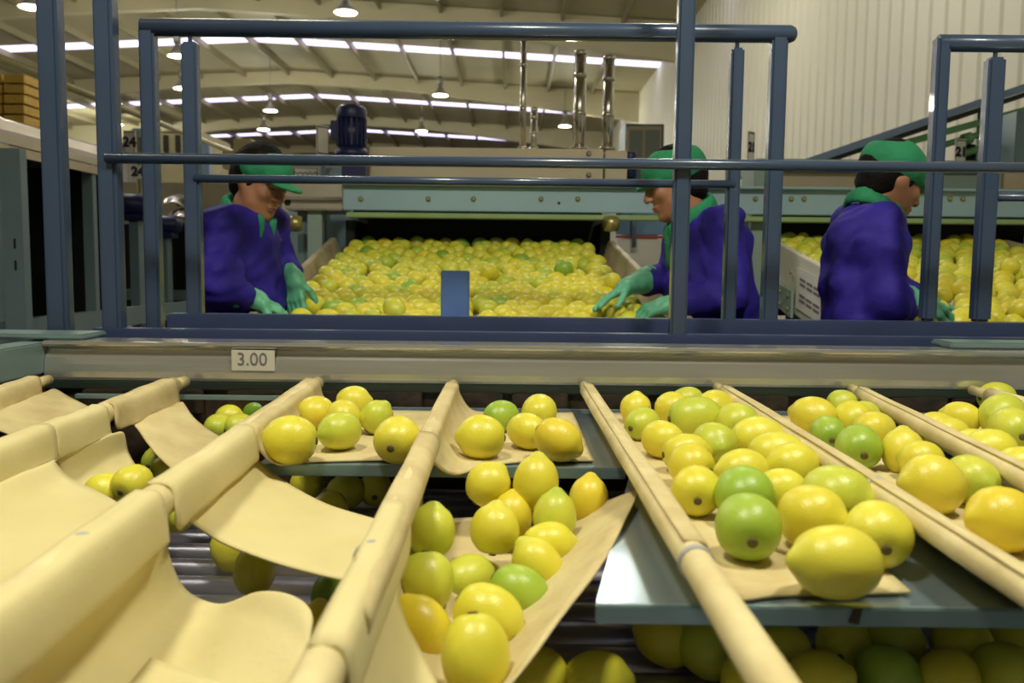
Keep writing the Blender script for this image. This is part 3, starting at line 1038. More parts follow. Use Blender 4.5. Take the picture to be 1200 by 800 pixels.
# roller bed below
rb = empty('roller_bed', (0, 1.2, 0), 'dull steel roller bed under the canvas chutes', 'conveyor')
y = .45
while y < 1.93:
    sweep('roller', M['roller_steel'], [(-1.04, y, .725), (1.45, y, .725)], .032, parent=rb, seg=16)
    y += .078
box('side_member', M['teal_steel'], -1.07, -1.045, .4, 1.95, .66, .76, rb)
box('side_member', M['teal_steel'], 1.455, 1.48, .4, 1.95, .66, .76, rb)
for x in (-1.06, 1.467):
    for y in (.5, 1.85):
        box('leg', M['teal_steel'], x - .012, x + .012, y - .03, y + .03, 0, .66, rb)
box('light_shield', M['teal_steel'], -1.04, 1.45, .40, .42, .3, .925, rb)  # unseen panel, added to keep light from behind off the bed
box('drip_pan', M['black'], -1.04, 1.45, .4, 1.95, .5, .51, rb)


# steel trays
def tray(x0, x1, y0, label, notch=None, xback=None):
    t = empty('steel_tray', ((x0 + x1) / 2, y0, ZT), label, 'tray', 'steel trays under the canvas')
    if xback is None:
        box('tray_plate', M['tray_steel'], x0, x1, y0 + .003, 1.93, ZT - .004, ZT, t, .001)
    else:
        pl = [(x0, y0 + .003), (x1, y0 + .003), (x1, 1.93), (xback, 1.93), (xback, 1.33)]
        n = len(pl)
        me = mesh_from('tray_plate', [(x, y, z) for z in (ZT - .004, ZT) for x, y in pl],
                       [tuple(range(n)), tuple(range(n, 2 * n))] + [(i, (i + 1) % n, n + (i + 1) % n, n + i) for i in range(n)])
        link('tray_plate', me, M['tray_steel'], t)
    o = box('front_lip', M['teal_steel'], x0, x1, y0 - .004, y0 + .004, ZT - .018, ZT + .001, t, .0015)
    box('back_bracket', M['teal_steel'], xback or x0, x1, 1.93, 1.945, ZT - .05, ZT, t, .002)
    if notch:
        p = HP(*notch, ZT - .006)
        hexa('chipped_notch', M['dark_board'], [(p.x - .007, y0 - .006, ZT - .013), (p.x + .003, y0 - .006, ZT - .015), (p.x + .003, y0 - .003, ZT - .015), (p.x - .007, y0 - .003, ZT - .013),
                                               (p.x - .002, y0 - .006, ZT + .001), (p.x + .006, y0 - .006, ZT + .001), (p.x + .006, y0 - .003, ZT + .001), (p.x - .002, y0 - .003, ZT + .001)], t)
    return t


xa, xb = HP(296, 548, ZT).x, HP(733, 548, ZT).x
ymid = HP(520, 546, ZT).y
tray(xa, xb, ymid, 'narrow teal-edged steel tray carrying the two small groups of lemons')
yfr = HP(950, 711, ZT).y
tray(HP(700, 715, ZT).x, 1.45, yfr, 'wide blue-grey steel tray with a chipped edge, bare and shiny beside the long pole', (998, 716), xb + .002)

# ------------------------------------------------------------------ divider poles
PPIX = [((50, 447), (-2, 463)), ((203, 452), (-2, 533)), ((362, 456), (40, 694)), ((527, 459), (367, 806)), ((690, 461), (906, 802)),
        ((855, 463), (1210, 694)), ((1015, 464), (1210, 565)), ((1172, 466), (1215, 478))]
PL = []
for a, b in PPIX:
    A, B = HP(*a, ZP), HP(*b, ZP)
    PL.append((A, B))


def pole_x(i, y):
    A, B = PL[i]
    return A.x + (B.x - A.x) * (y - A.y) / (B.y - A.y)


PLAB = ['cream cloth-wrapped divider pole at the machine\'s outer corner, almost hidden by its flap',
        'cream divider pole ending by the worn dirty flap, next to the outermost',
        'broad cream divider pole with a hanging hem, running over the wavy canvas',
        'cream divider pole with a pale ring, beside the sagging chute full of lemons',
        'slim cream divider pole with a pale ring crossing the bare shiny tray',
        'slim cream divider pole along the outer side of the wide heap of lemons',
        'slim cream divider pole with a frayed tip, second from the machine\'s open end',
        'short glimpse of the last divider pole by the frame\'s edge']
PRAD = [.017, .019, .0205, .0165, .0155, .0155, .0155, .0155]
RING = {2: .765, 3: .765, 4: .765, 5: 1.03}
for i in range(8):
    y0, y1 = .35, 1.86
    pa = Vector((pole_x(i, y0), y0, ZP))
    pb = Vector((pole_x(i, y1), y1, ZP))
    t = empty('divider_pole', pb, PLAB[i], 'pole', 'canvas divider poles')
    r = PRAD[i]
    npt = 16
    pts = [pa.lerp(pb, k / npt) for k in range(npt + 1)]
    sweep('cloth_sleeve', M['pole_cloth'], pts, [r * (1 + .03 * math.sin(k * 1.7 + i)) for k in range(npt + 1)], parent=t, seg=16)
    d = (pb - pa).normalized()
    sweep('wooden_tip', M['canvas_worn'], [pb - d * .01, pb + d * .075], r * .7, parent=t, seg=12)
    if i in RING:
        p = Vector((pole_x(i, RING[i]), RING[i], ZP))
        sweep('pale_ring', M['band'], [p - d * .005, p - d * .003, p + d * .003, p + d * .005], [r * 1.03, r * 1.09, r * 1.09, r * 1.03], parent=t, seg=20)


# ------------------------------------------------------------------ canvas pieces
def canvas(label, rows, m='canvas', nu=26, nv=26, wob=.0015, hem=None, cat='canvas flap', name='canvas_flap', worn=None):
    t = empty(name, rows[0][0], label, cat, 'canvas flaps between the poles')
    sheet('cloth', M[m], rows, nu, nv, .0028, t, wob)
    if hem:
        # a sewn seam line along a fixed fraction across
        pts = []
        for k in range(25):
            v = k / 24
            pts.append(crom([crom([Vector(p) for p in r], hem) for r in rows], v) + Vector((.0, -.0006, .0022)))
        sweep('sewn_seam', M['seam'], pts, .0012, parent=t, seg=6)
    return t


def over(i, y, side=1, drop=.02):
    """cloth points going over pole i at depth y and down on one side"""
    x = pole_x(i, y)
    r = PRAD[i] + .0018
    return [Vector((x - side * r * .5, y, ZP + r * .87)), Vector((x + side * r * .75, y, ZP + r * .66)), Vector((x + side * r * 1.05, y, ZP - drop))]


def tray_canvas(i, j, ys_l, ys_r, label, rise=0.0, m='canvas_worn', gap=.03):
    rows = []
    for k in range(6):
        v = k / 5
        yl = 1.86 + (ys_l - 1.86) * v
        yr = 1.86 + (ys_r - 1.86) * v
        a = over(i, yl, 1, .012)
        xj = pole_x(j, yr) - gap
        xi = pole_x(i, yl)
        ym = yl + (yr - yl) * .75
        r = a + [Vector((xi + .045, yl + (yr - yl) * .35, ZT + .009)), Vector((xi + .09, ym, ZT + .005)), Vector(((xi + xj) / 2 + .03, yr - (.0 if k < 5 else .004), ZT + .004)), Vector((xj, yr, ZT + .005 + rise))]
        rows.append(r)
    return canvas(label, rows, m, 34, 30, .001)


yc = HP(400, 541, ZT).y
tray_canvas(2, 3, HP(283, 514, ZP).y, yc, 'cream canvas on the narrow tray, under the six lemons with one pointing tip', gap=.012)
tray_canvas(3, 4, HP(497, 533, ZP).y, HP(620, 542, ZT).y, 'cream canvas on the narrow tray, under the group with a single lime-green fruit', gap=.03)
tray_canvas(4, 5, HP(812, 652, ZP).y, HP(980, 699, ZT).y, 'wide cream canvas on the bare-edged tray, under the largest heap of lemons', gap=.045)
tray_canvas(5, 6, .62, .78, 'cream canvas beyond the slim pole, under the second large heap of lemons', gap=.03)
tray_canvas(6, 7, .75, .85, 'cream canvas strip at the machine\'s open end, under the last few lemons', gap=.03)


def P(px, py, h):
    return HP(px, py, 1.25 - h)


# strip swooping from the third pole to the fourth
def hang(i, ya, yb, cols_a, cols_b, label, m='canvas', hem=.33, nrow=5, wob=.0012):
    """strip hung over pole i between depths ya (back) and yb (front); cols are the points its two edges pass through"""
    rows = []
    for k in range(nrow):
        v = k / (nrow - 1)
        y = ya + (yb - ya) * v
        rows.append(over(i, y, 1, .03) + [Vector(p).lerp(Vector(q), v) for p, q in zip(cols_a, cols_b)])
    return canvas(label, rows, m, 36, 22, wob, hem)


hang(2, HP(283, 513, ZP).y, HP(204, 588, ZP).y,
     [P(300, 536, .31), P(330, 562, .345), P(380, 591, .35), P(440, 610, .34), P(463, 615, .335)],
     [P(222, 611, .315), P(262, 636, .35), P(330, 662, .365), P(400, 680, .36), P(430, 684, .355)],
     'smooth cream canvas strip swooping from the broad pole down beneath the ringed pole')
hang(1, HP(206, 454, ZP).y, HP(147, 484, ZP).y,
     [P(215, 472, .30), P(228, 490, .32), P(252, 508, .345), P(285, 526, .36)],
     [P(155, 497, .305), P(172, 517, .325), P(190, 538, .35), P(214, 560, .365)],
     'narrow cream flap with grimy corner stains, falling behind the broad pole', 'canvas_worn')
hang(0, 1.86, HP(-2, 465, ZP).y - .1,
     [P(62, 455, .285), P(82, 466, .30), P(105, 478, .315), P(130, 492, .33)],
     [P(-25, 495, .29), P(5, 506, .31), P(35, 518, .33), P(60, 530, .35)],
     'worn cream flap at the machine\'s far corner with brown stains', 'canvas_worn')

# sheet over the second pole, farther one
hang(1, HP(141, 487, ZP).y, HP(60, 512, ZP).y,
     [P(144, 506, .305), P(150, 530, .345), P(165, 553, .37), P(195, 566, .375)],
     [P(66, 540, .31), P(78, 562, .345), P(110, 585, .375), P(150, 602, .38)],
     'cream canvas sheet sagging behind the two lemons by the broad pole')
hang(1, HP(60, 512, ZP).y, .85,
     [P(64, 540, .30), P(84, 561, .325), P(115, 577, .33), P(145, 594, .315), P(165, 606, .29)],
     [P(-170, 640, .30), P(-150, 690, .33), P(-110, 760, .36), P(-40, 800, .36), P(0, 800, .33)],
     'large cream canvas sheet in front of the two lemons, beside the broad pole')
# big wavy sheet from the broad pole to the ringed pole
ya = HP(193, 597, ZP).y
rows = []
back = [P(195, 625, .305), P(199, 655, .345), P(218, 691, .385), P(258, 708, .39), P(305, 694, .355), P(345, 700, .35), P(366, 724, .36), P(352, 772, .385)]
mid = [P(60, 745, .325), P(90, 765, .375), P(150, 778, .405), P(215, 775, .41), P(275, 762, .39), P(325, 775, .385), P(350, 800, .39), P(340, 850, .42)]
frt = [P(-60, 860, .34), P(-10, 910, .40), P(60, 930, .435), P(140, 940, .45), P(210, 950, .44), P(265, 960, .43), P(300, 980, .43), P(300, 1000, .45)]
for v, cols, y in ((0, back, ya), (.5, mid, .72), (1, frt, .52)):
    rows.append(over(2, y, 1, .035) + cols)
canvas('big wavy cream canvas sheet with a curled back edge, hung from the broad pole', rows, 'canvas', 60, 34, .0012, .2)
# corner of the next sheet lapping over it
rows = [[P(176, 772, .398), P(220, 786, .396), P(268, 806, .388), P(300, 822, .38)],
        [P(110, 850, .405), P(190, 860, .408), P(260, 872, .40), P(310, 880, .39)],
        [P(40, 940, .42), P(150, 960, .425), P(240, 980, .42), P(310, 990, .41)]]
canvas('corner of a cream canvas sheet lapping over the big wavy one', rows, 'canvas', 16, 12, .0006)

# V-shaped chute with lemons between the ringed poles
rows = []
rb_ = U(751, 573, 1.17)
rm_ = U(712, 648, .95)
rf_ = U(640, 745, .80)
rff = U(560, 850, .70)
for y, edge, fx, fz in ((1.28, rb_, (-.04, .04, .105), (.865, .85, .875)), (1.0, rm_, (-.085, -.03, .03), (.85, .835, .855)), (.80, rf_, (-.105, -.06, -.02), (.84, .828, .842)), (.62, rff, (-.11, -.09, -.06), (.82, .81, .82))):
    o = over(3, y, 1, .008)
    rows.append(o + [Vector((pole_x(3, y) - .004, y, .925)), Vector((pole_x(3, y) + .006, y, .868)), Vector((fx[0], y, fz[0])), Vector((fx[1], y, fz[1])), Vector((fx[2], y, fz[2])), Vector(edge)])
canvas('V-shaped cream canvas chute full of lemons, its loose edge lying over the shiny tray', rows, 'canvas_worn', 40, 34, .002, cat='canvas chute', name='canvas_chute')
rows = []
for v in (0, .5, 1):
    y = .90 - .35 * v
    o = over(3, y, 1, .03)
    e1 = P(474, 728, .335).lerp(P(420, 860, .34), v)
    e2 = P(491, 762, .355).lerp(P(450, 900, .38), v)
    e3 = P(518, 812, .375).lerp(P(480, 960, .42), v)
    rows.append(o + [P(466, 690, .31).lerp(P(400, 830, .31), v), e1, e2, e3])
canvas('smooth cream canvas flap hanging down in front of the chute\'s lemons', rows, 'canvas', 24, 14, .0008)

# ================================================================== workers
def surface_nets(Fv, lo, h):
    """mesh of the zero level of a sampled distance field"""
    s = Fv < 0
    n0, n1, n2 = Fv.shape
    cs = [(a, b, c) for a in (0, 1) for b in (0, 1) for c in (0, 1)]
    sl = lambda a, n: slice(a, n - 1 + a)
    cnt = np.zeros((n0 - 1, n1 - 1, n2 - 1), np.int8)
    for a, b, c in cs:
        cnt += s[sl(a, n0), sl(b, n1), sl(c, n2)]
    act = (cnt > 0) & (cnt < 8)
    ii = np.argwhere(act)
    idx = -np.ones(act.shape, np.int64)
    idx[act] = np.arange(len(ii))
    acc = np.zeros((len(ii), 3))
    num = np.zeros(len(ii))
    for a in cs:
        for ax in range(3):
            if a[ax] == 0:
                b = list(a)
                b[ax] = 1
                fa = Fv[ii[:, 0] + a[0], ii[:, 1] + a[1], ii[:, 2] + a[2]]
                fb = Fv[ii[:, 0] + b[0], ii[:, 1] + b[1], ii[:, 2] + b[2]]
                cr = (fa < 0) != (fb < 0)
                den = np.where(np.abs(fa - fb) < 1e-9, 1, fa - fb)
                t = np.where(cr, fa / den, 0)
                p = np.tile(np.array(a, float), (len(ii), 1))
                p[:, ax] += t
                acc[cr] += p[cr]
                num += cr
    V = (ii + acc / np.maximum(num, 1)[:, None]) * h + np.array(lo)
    quads = []
    for ax in range(3):
        o1, o2 = [k for k in range(3) if k != ax]
        sa = [slice(None)] * 3
        sb = [slice(None)] * 3
        sa[ax] = slice(0, -1)
        sb[ax] = slice(1, None)
        ch = s[tuple(sa)] != s[tuple(sb)]
        e = np.argwhere(ch)
        ok = (e[:, o1] > 0) & (e[:, o2] > 0) & (e[:, o1] < Fv.shape[o1] - 1) & (e[:, o2] < Fv.shape[o2] - 1)
        e = e[ok]
        fl = s[tuple(e.T)]

        def at(d1, d2):
            q = e.copy()
            q[:, o1] -= d1
            q[:, o2] -= d2
            return idx[q[:, 0], q[:, 1], q[:, 2]]
        Q = np.stack([at(1, 1), at(0, 1), at(0, 0), at(1, 0)], 1)
        flip = fl if ax != 1 else ~fl
        Q[~flip] = Q[~flip][:, ::-1]
        quads.append(Q)
    Q = np.concatenate(quads)
    Q = Q[(Q >= 0).all(1)]
    return V, Q


class Field:
    def __init__(self, lo, hi, h):
        self.lo = np.array(lo, float)
        self.h = h
        self.n = np.ceil((np.array(hi) - self.lo) / h).astype(int) + 1
        self.F = np.full(tuple(self.n), 1.0, np.float32)

    def block(self, lo, hi):
        a = np.clip(np.floor((np.array(lo) - self.lo) / self.h).astype(int), 0, self.n - 1)
        b = np.clip(np.ceil((np.array(hi) - self.lo) / self.h).astype(int) + 1, 0, self.n)
        if (b <= a).any():
            return None, None
        g = [self.lo[k] + self.h * np.arange(a[k], b[k]) for k in range(3)]
        X = np.stack(np.meshgrid(*g, indexing='ij'), -1).astype(np.float32)
        return tuple(slice(a[k], b[k]) for k in range(3)), X

    def add(self, fn, lo, hi, k=.02, sub=False):
        m = .03 + k
        sl, X = self.block(np.array(lo) - m, np.array(hi) + m)
        if sl is None:
            return
        d = fn(X)
        f = self.F[sl]
        if sub:
            d = -d
            hh = np.clip(.5 - .5 * (f - d) / k, 0, 1)
            self.F[sl] = f * (1 - hh) + d * hh + k * hh * (1 - hh)
        else:
            hh = np.clip(.5 + .5 * (f - d) / k, 0, 1)
            self.F[sl] = f * (1 - hh) + d * hh - k * hh * (1 - hh)

    def cap(self, a, b, ra, rb, k=.02, flat=None, fs=1.0, sub=False):
        """tapered capsule; flat: unit direction along which it is fs times as wide"""
        a = np.array(a, float)
        b = np.array(b, float)
        R = max(ra, rb) * max(fs, 1)
        ab = b - a
        L2 = max((ab * ab).sum(), 1e-9)

        def fn(X):
            p = X - a
            t = np.clip((p @ ab) / L2, 0, 1)
            q = p - t[..., None] * ab
            if flat is not None:
                f = np.array(flat)
                q = q - (1 - 1 / fs) * (q @ f)[..., None] * f
            return np.sqrt((q * q).sum(-1)) - (ra + (rb - ra) * t)
        self.add(fn, np.minimum(a, b) - R, np.maximum(a, b) + R, k, sub)

    def ell(self, c, axes, rad, k=.02, sub=False):
        c = np.array(c, float)
        A = np.array([list(v) for v in axes], float)
        r = np.array(rad, float)
        R = r.max()

        def fn(X):
            q = (X - c) @ A.T
            k0 = np.sqrt(((q / r) ** 2).sum(-1))
            k1 = np.sqrt(((q / (r * r)) ** 2).sum(-1))
            return k0 * (k0 - 1) / np.maximum(k1, 1e-6)
        self.add(fn, c - R, c + R, k, sub)

    def ripple(self, amp, fr, seed):
        rs = np.random.RandomState(seed)
        sl, X = self.block(self.lo, self.lo + self.h * self.n)
        w = np.zeros(X.shape[:3], np.float32)
        for i in range(5):
            v = rs.normal(size=3)
            v /= np.linalg.norm(v)
            f = fr * rs.uniform(.6, 1.5)
            v2 = rs.normal(size=3) * fr * .35
            w += np.sin(X @ (v * f).astype(np.float32) + 1.6 * np.sin(X @ v2.astype(np.float32) + rs.uniform(0, 6)))
        near = np.abs(self.F) < .06
        self.F = np.where(near, self.F + amp * w / 2.2, self.F).astype(np.float32)

    def mesh(self, name, m, parent=None):
        V, Q = surface_nets(self.F, self.lo, self.h)
        me = mesh_from(name, V.tolist(), Q.tolist(), True)
        bm = bmesh.new()
        bm.from_mesh(me)
        bmesh.ops.smooth_vert(bm, verts=bm.verts, factor=.4, use_axis_x=True, use_axis_y=True, use_axis_z=True)
        bm.to_mesh(me)
        bm.free()
        me.polygons.foreach_set('use_smooth', [True] * len(me.polygons))
        return link(name, me, m, parent)


def V3(p):
    return np.array(p, float)


def unit(v):
    v = V3(v)
    return v / np.linalg.norm(v)


def glove(parent, elbow, wrist, fdir, palm_n, thumb_s, curl, cuff_t=.35, spread=.18):
    """rubber glove: gauntlet on the forearm, palm, four fingers and a thumb; palm_n points out of the palm"""
    elbow, wrist = V3(elbow), V3(wrist)
    fd = unit(fdir)
    pn = V3(palm_n) - fd * (V3(palm_n) @ fd)
    pn = unit(pn)
    sd = np.cross(fd, pn) * thumb_s          # towards the thumb
    cuff = wrist + (elbow - wrist) * cuff_t
    kn = wrist + fd * .088
    P = [wrist, cuff]
    fingers = []
    for i, (off, ln, rr) in enumerate(((.031, .072, .0098), (.0105, .080, .0102), (-.0105, .074, .0098), (-.030, .058, .0086))):
        b = kn + sd * off - fd * (.004 * abs(i - 1))
        d = unit(fd + sd * off * spread * 12)
        seg = [.46, .30, .24]
        pts = [b]
        ang = 0
        for q, c in zip(seg, (curl * .8, curl, curl * .8)):
            ang += c
            dd = d * math.cos(ang) + pn * math.sin(ang)
            pts.append(pts[-1] + dd * ln * q)
        fingers.append((pts, rr, wrist + sd * off * .55 + fd * .01))
        P += pts
    tb0 = wrist + fd * .028 + sd * .026
    td = unit(fd * .75 + sd * .75 + pn * .45)
    t1 = tb0 + td * .042
    td2 = unit(fd * .95 + sd * .25 + pn * .5)
    t2 = t1 + td2 * .033
    t3 = t2 + unit(td2 + fd * .2 - sd * .1) * .027
    P += [t1, t2, t3]
    P = np.array(P)
    f = Field(P.min(0) - .07, P.max(0) + .07, .0036)
    f.cap(wrist, cuff, .031, .050, .012)
    f.cap(wrist, wrist + fd * .02, .030, .031, .012, sd, 1.15)
    for pts, rr, root in fingers:
        f.cap(root, pts[0], .0165, rr * 1.28, .012)
        f.cap(pts[0], pts[1], rr * 1.18, rr * 1.08, .006)
        f.cap(pts[1], pts[2], rr * 1.08, rr, .004)
        f.cap(pts[2], pts[3], rr, rr * .86, .004)
    f.cap(wrist + fd * .008, tb0, .02, .019, .014)
    f.cap(tb0, t1, .0185, .0135, .010)
    f.cap(t1, t2, .0130, .0118, .005)
    f.cap(t2, t3, .0118, .0098, .004)
    f.ripple(.0012, 90, 3)
    # open cuff rim
    g = f.mesh('glove', M['rubber_glove'], parent)
    dr = unit(cuff - wrist)
    sweep('rolled_cuff', M['rubber_glove'], [cuff + dr * .018, cuff + dr * .024, cuff + dr * .034], [.048, .0535, .051], g, 18)
    return g


def worker(base, label, hip, chest, neck, head, hf, hu, sh, el, wr, gl, seed, cap_style, coat_w=1.0, scarf=False):
    """sh, el, wr: shoulders, elbows, wrists of both arms; hf/hu: where the head faces and its up direction"""
    t = None
    hip, chest, neck, head = V3(hip), V3(chest), V3(neck), V3(head)
    hf = unit(hf)
    hu = unit(V3(hu) - hf * (V3(hu) @ hf))
    hl = np.cross(hu, hf)                       # the person's left
    ax = (hf, hl, hu)
    at = lambda a, b, c: head + hf * a + hl * b + hu * c
    sh = [V3(p) for p in sh]
    el = [V3(p) for p in el]
    wr = [V3(p) for p in wr]
    lat = unit((sh[1] - sh[0]) * np.array([1, 1, 0]))
    # ---- the body: one continuous skin from head to thighs
    allp = np.array([hip, chest, neck, head] + sh + el + wr)
    lo = allp.min(0) - .17
    hi_ = allp.max(0) + .2
    lo[2] = .02
    f = Field(lo, hi_, .0062)
    f.ell(at(-.012, 0, .03), ax, (.097, .074, .098), .02)           # skull
    f.ell(at(.035, 0, -.035), ax, (.058, .056, .082), .03)          # face
    f.cap(at(.05, -.022, -.098), at(.05, .022, -.098), .024, .024, .03)   # jaw
    f.cap(at(.073, 0, -.103), at(.075, 0, -.101), .016, .016, .02)   # chin
    for s in (-1, 1):
        f.cap(at(.03, s * .045, -.065), at(-.015, s * .058, -.02), .022, .022, .03)
        f.ell(at(.066, s * .034, -.022), ax, (.022, .022, .02), .02)            # cheek
        f.ell(at(.093, s * .03, .012), ax, (.016, .017, .011), .012, True)       # eye hollow
        f.cap(at(.088, s * .012, .026), at(.078, s * .05, .027), .009, .008, .014)   # brow
        f.ell(at(.078, s * .03, .009), ax, (.0135, .015, .0125), .004)               # lidded eye
        f.ell(at(-.008, s * .075, -.012), ax, (.014, .008, .025), .005)                # ear
    f.cap(at(.09, 0, .014), at(.112, 0, -.026), .0085, .0135, .010)   # nose
    for s in (-1, 1):
        f.ell(at(.1, s * .0115, -.031), ax, (.011, .008, .008), .006)
    f.cap(at(.091, -.017, -.061), at(.091, .017, -.061), .0065, .0065, .006)    # lips
    f.cap(at(.088, -.013, -.072), at(.088, .013, -.072), .007, .007, .006)
    f.cap(at(-.02, 0, -.06), neck, .046, .05, .025)
    f.cap(neck, chest, .055, .085, .04, lat, 1.2)
    f.cap(chest, hip, .085, .10, .05, lat, 1.2)
    for k in (0, 1):
        f.cap(chest, sh[k], .05, .045, .04)
        f.cap(sh[k], el[k], .048, .038, .03)
        f.cap(el[k], wr[k], .036, .026, .02)
        s = -1 if k == 0 else 1
        th = hip + lat * s * .09
        kn = np.array([base[0], base[1], .48]) + lat * s * .09
        ft = np.array([base[0], base[1], .10]) + lat * s * .10
        f.cap(th, kn, .075, .05, .05)
        f.cap(kn, ft, .05, .036, .03)
    body = f.mesh('person', M['skin'])
    tag(body, label, 'person')
    # ---- face pieces
    for s in (-1, 1):
        pts = [at(.098, s * .014, .031), at(.094, s * .032, .037), at(.083, s * .05, .032)]
        sweep('eyebrow', M['hair'], pts, [.003, .004, .002], body, 8)
        pts = [at(.0915, s * .019, .0055), at(.0935, s * .03, .0025), at(.086, s * .043, .004)]
        sweep('eyelash', M['eye'], pts, [.0012, .0022, .0012], body, 6)
    sweep('upper_lip', M['lip'], [at(.090, -.021, -.064), at(.0965, -.008, -.0615), at(.0965, .008, -.0615), at(.090, .021, -.064)], [.002, .0055, .0055, .002], body, 8)
    sweep('lower_lip', M['lip'], [at(.088, -.018, -.068), at(.094, -.007, -.0715), at(.094, .007, -.0715), at(.088, .018, -.068)], [.002, .006, .006, .002], body, 8)
    # ---- hair under the cap
    fh_ = Field(head - .2, head + .2, .0065)
    fh_.ell(at(-.024, 0, .038), ax, (.098, .083, .1), .02)
    fh_.ell(at(-.06, 0, -.025), ax, (.06, .07, .07), .03)
    fh_.ell(at(-.085, 0, .03), ax, (.05, .05, .05), .03)
    for s in (-1, 1):
        fh_.cap(at(.028, s * .066, .03), at(.012, s * .068, -.018), .014, .007, .015)
    fh_.ell(at(.105, 0, -.06), ax, (.085, .1, .1), .01, True)
    fh_.ripple(.0018, 120, seed)
    fh_.mesh('hair', M['hair'], body)
    # ---- cap: green band and front, brim
    fc = Field(head - .24, head + .24, .0065)
    if cap_style == 'visor':
        fc.ell(at(-.008, 0, .052), ax, (.111, .092, .082), .01)
        fc.ell(at(-.06, 0, .115), ax, (.098, .12, .062), .012, True)
        fc.ell(at(-.02, 0, -.045), ax, (.16, .13, .062), .01, True)
        fc.ell(at(.1, 0, .028), ax, (.068, .076, .012), .012)
        fc.ell(at(.1, 0, .012), ax, (.06, .068, .011), .008, True)
    else:
        fc.ell(at(-.018, 0, .05), ax, (.120, .096, .088), .01)
        if cap_style == 'scarf':
            fc.ell(at(-.055, 0, .15), ax, (.085, .12, .05), .012, True)
        else:
            fc.ell(at(-.105, 0, .15), ax, (.075, .12, .06), .012, True)
        fc.ell(at(-.03, 0, -.08), ax, (.19, .14, .085), .01, True)
        fc.ell(at(.088, 0, .022), ax, (.045, .075, .012), .012)
    fc.ripple(.0014, 70, seed + 1)
    fc.mesh('cap', M['green_cloth'], body)
    # ---- coat
    lo2 = allp.min(0) - .26
    hi2 = allp.max(0) + .26
    lo2[2] = hip[2] - .33
    hi2[2] = neck[2] + .05
    f = Field(lo2, hi2, .0095)
    cw = coat_w
    f.cap(chest, (chest + hip) / 2, .125 * cw, .128 * cw, .06, lat, 1.3)
    f.cap((chest + hip) / 2, hip, .128 * cw, .142 * cw, .06, lat, 1.22)
    f.cap(hip, np.array([base[0], base[1], hip[2] - .28]) * .6 + .4 * np.array([hip[0], hip[1], hip[2] - .28]), .142 * cw, .165 * cw, .05, lat, 1.15)
    f.cap(neck - np.array([0, 0, .045]), chest, .056, .12 * cw, .05, lat, 1.35)
    for k in (0, 1):
        f.cap(chest + np.array([0, 0, .05]), sh[k], .08, .074, .04)
        f.cap(sh[k], el[k], .080, .068, .016)
        w = el[k] + (wr[k] - el[k]) * .62
        f.cap(el[k], w, .068, .052, .02)
    f.ripple(.0075, 30, seed)
    f.ripple(.0055, 68, seed + 9)
    # neck opening and lower edge
    f.cap(neck + np.array([0, 0, .01]), neck + np.array([0, 0, .14]), .06, .08, .01, sub=True)
    coat = f.mesh('coat', M['coat'], body)
    # ---- collar
    up = unit(neck - chest)
    d1 = unit(hf * np.array([1, 1, 0]) + .0)
    d1 = unit(d1 - up * (d1 @ up))
    d2 = np.cross(up, d1)
    fk = Field(neck - .2, neck + .2, .006)
    N = 22
    ring = []
    for i in range(N + 1):
        a = .35 + (2 * PI - .7) * i / N
        ring.append(neck + d1 * math.cos(a) * .096 + d2 * math.sin(a) * .086 - up * (.024 + .022 * math.cos(a)))
    for a, b in zip(ring, ring[1:]):
        fk.cap(a, b, .0115, .0115, .006, up, 2.1)
    for q in (ring[0], ring[-1]):
        fk.cap(q, q + d1 * .035 - up * .075, .018, .006, .012, up, 1.5)
    fk.ripple(.0018, 80, seed + 4)
    fk.mesh('collar', M['green_cloth'], body)
    if scarf:
        q = neck + d1 * .085 - up * .03
        fs_ = Field(q - .32, q + .2, .006)
        fs_.cap(q, q + d1 * .05 - up * .12, .02, .022, .01, d2, 1.3)
        fs_.cap(q + d1 * .05 - up * .12, q + d1 * .06 - up * .27, .02, .014, .01, d2, 1.3)
        fs_.ripple(.002, 60, 8)
        fs_.mesh('scarf_end', M['green_cloth'], body)
    # ---- trousers, boots
    ftr = Field(np.array([base[0] - .28, base[1] - .28, .05]), np.array([base[0] + .28, base[1] + .28, hip[2] + .02]), .012)
    for s in (-1, 1):
        th = hip + lat * s * .09 - np.array([0, 0, .05])
        kn = np.array([base[0], base[1], .48]) + lat * s * .09
        ft = np.array([base[0], base[1], .12]) + lat * s * .10
        ftr.cap(th, kn, .098, .075, .05)
        ftr.cap(kn, ft, .075, .06, .03)
    ftr.mesh('trousers', M['trouser'], body)
    bf = unit(hf * np.array([1, 1, 0]))
    for s in (-1, 1):
        ft = np.array([base[0], base[1], .06]) + lat * s * .10
        fb_ = Field(ft - .25, ft + .25, .011)
        fb_.cap(ft + np.array([0, 0, .09]), ft - bf * .02 - np.array([0, 0, .012]), .047, .045, .02)
        fb_.cap(ft - bf * .03 - np.array([0, 0, .016]), ft + bf * .15 - np.array([0, 0, .02]), .042, .036, .02)
        fb_.mesh('boot', M['boot'], body)
    # ---- gloves
    for k in (0, 1):
        fd, pn, ts, cu, ct = gl[k]
        glove(body, el[k], wr[k], fd, pn, ts, cu, ct)
    return body


Vu = lambda px, py, Y: np.array(U(px, py, Y))
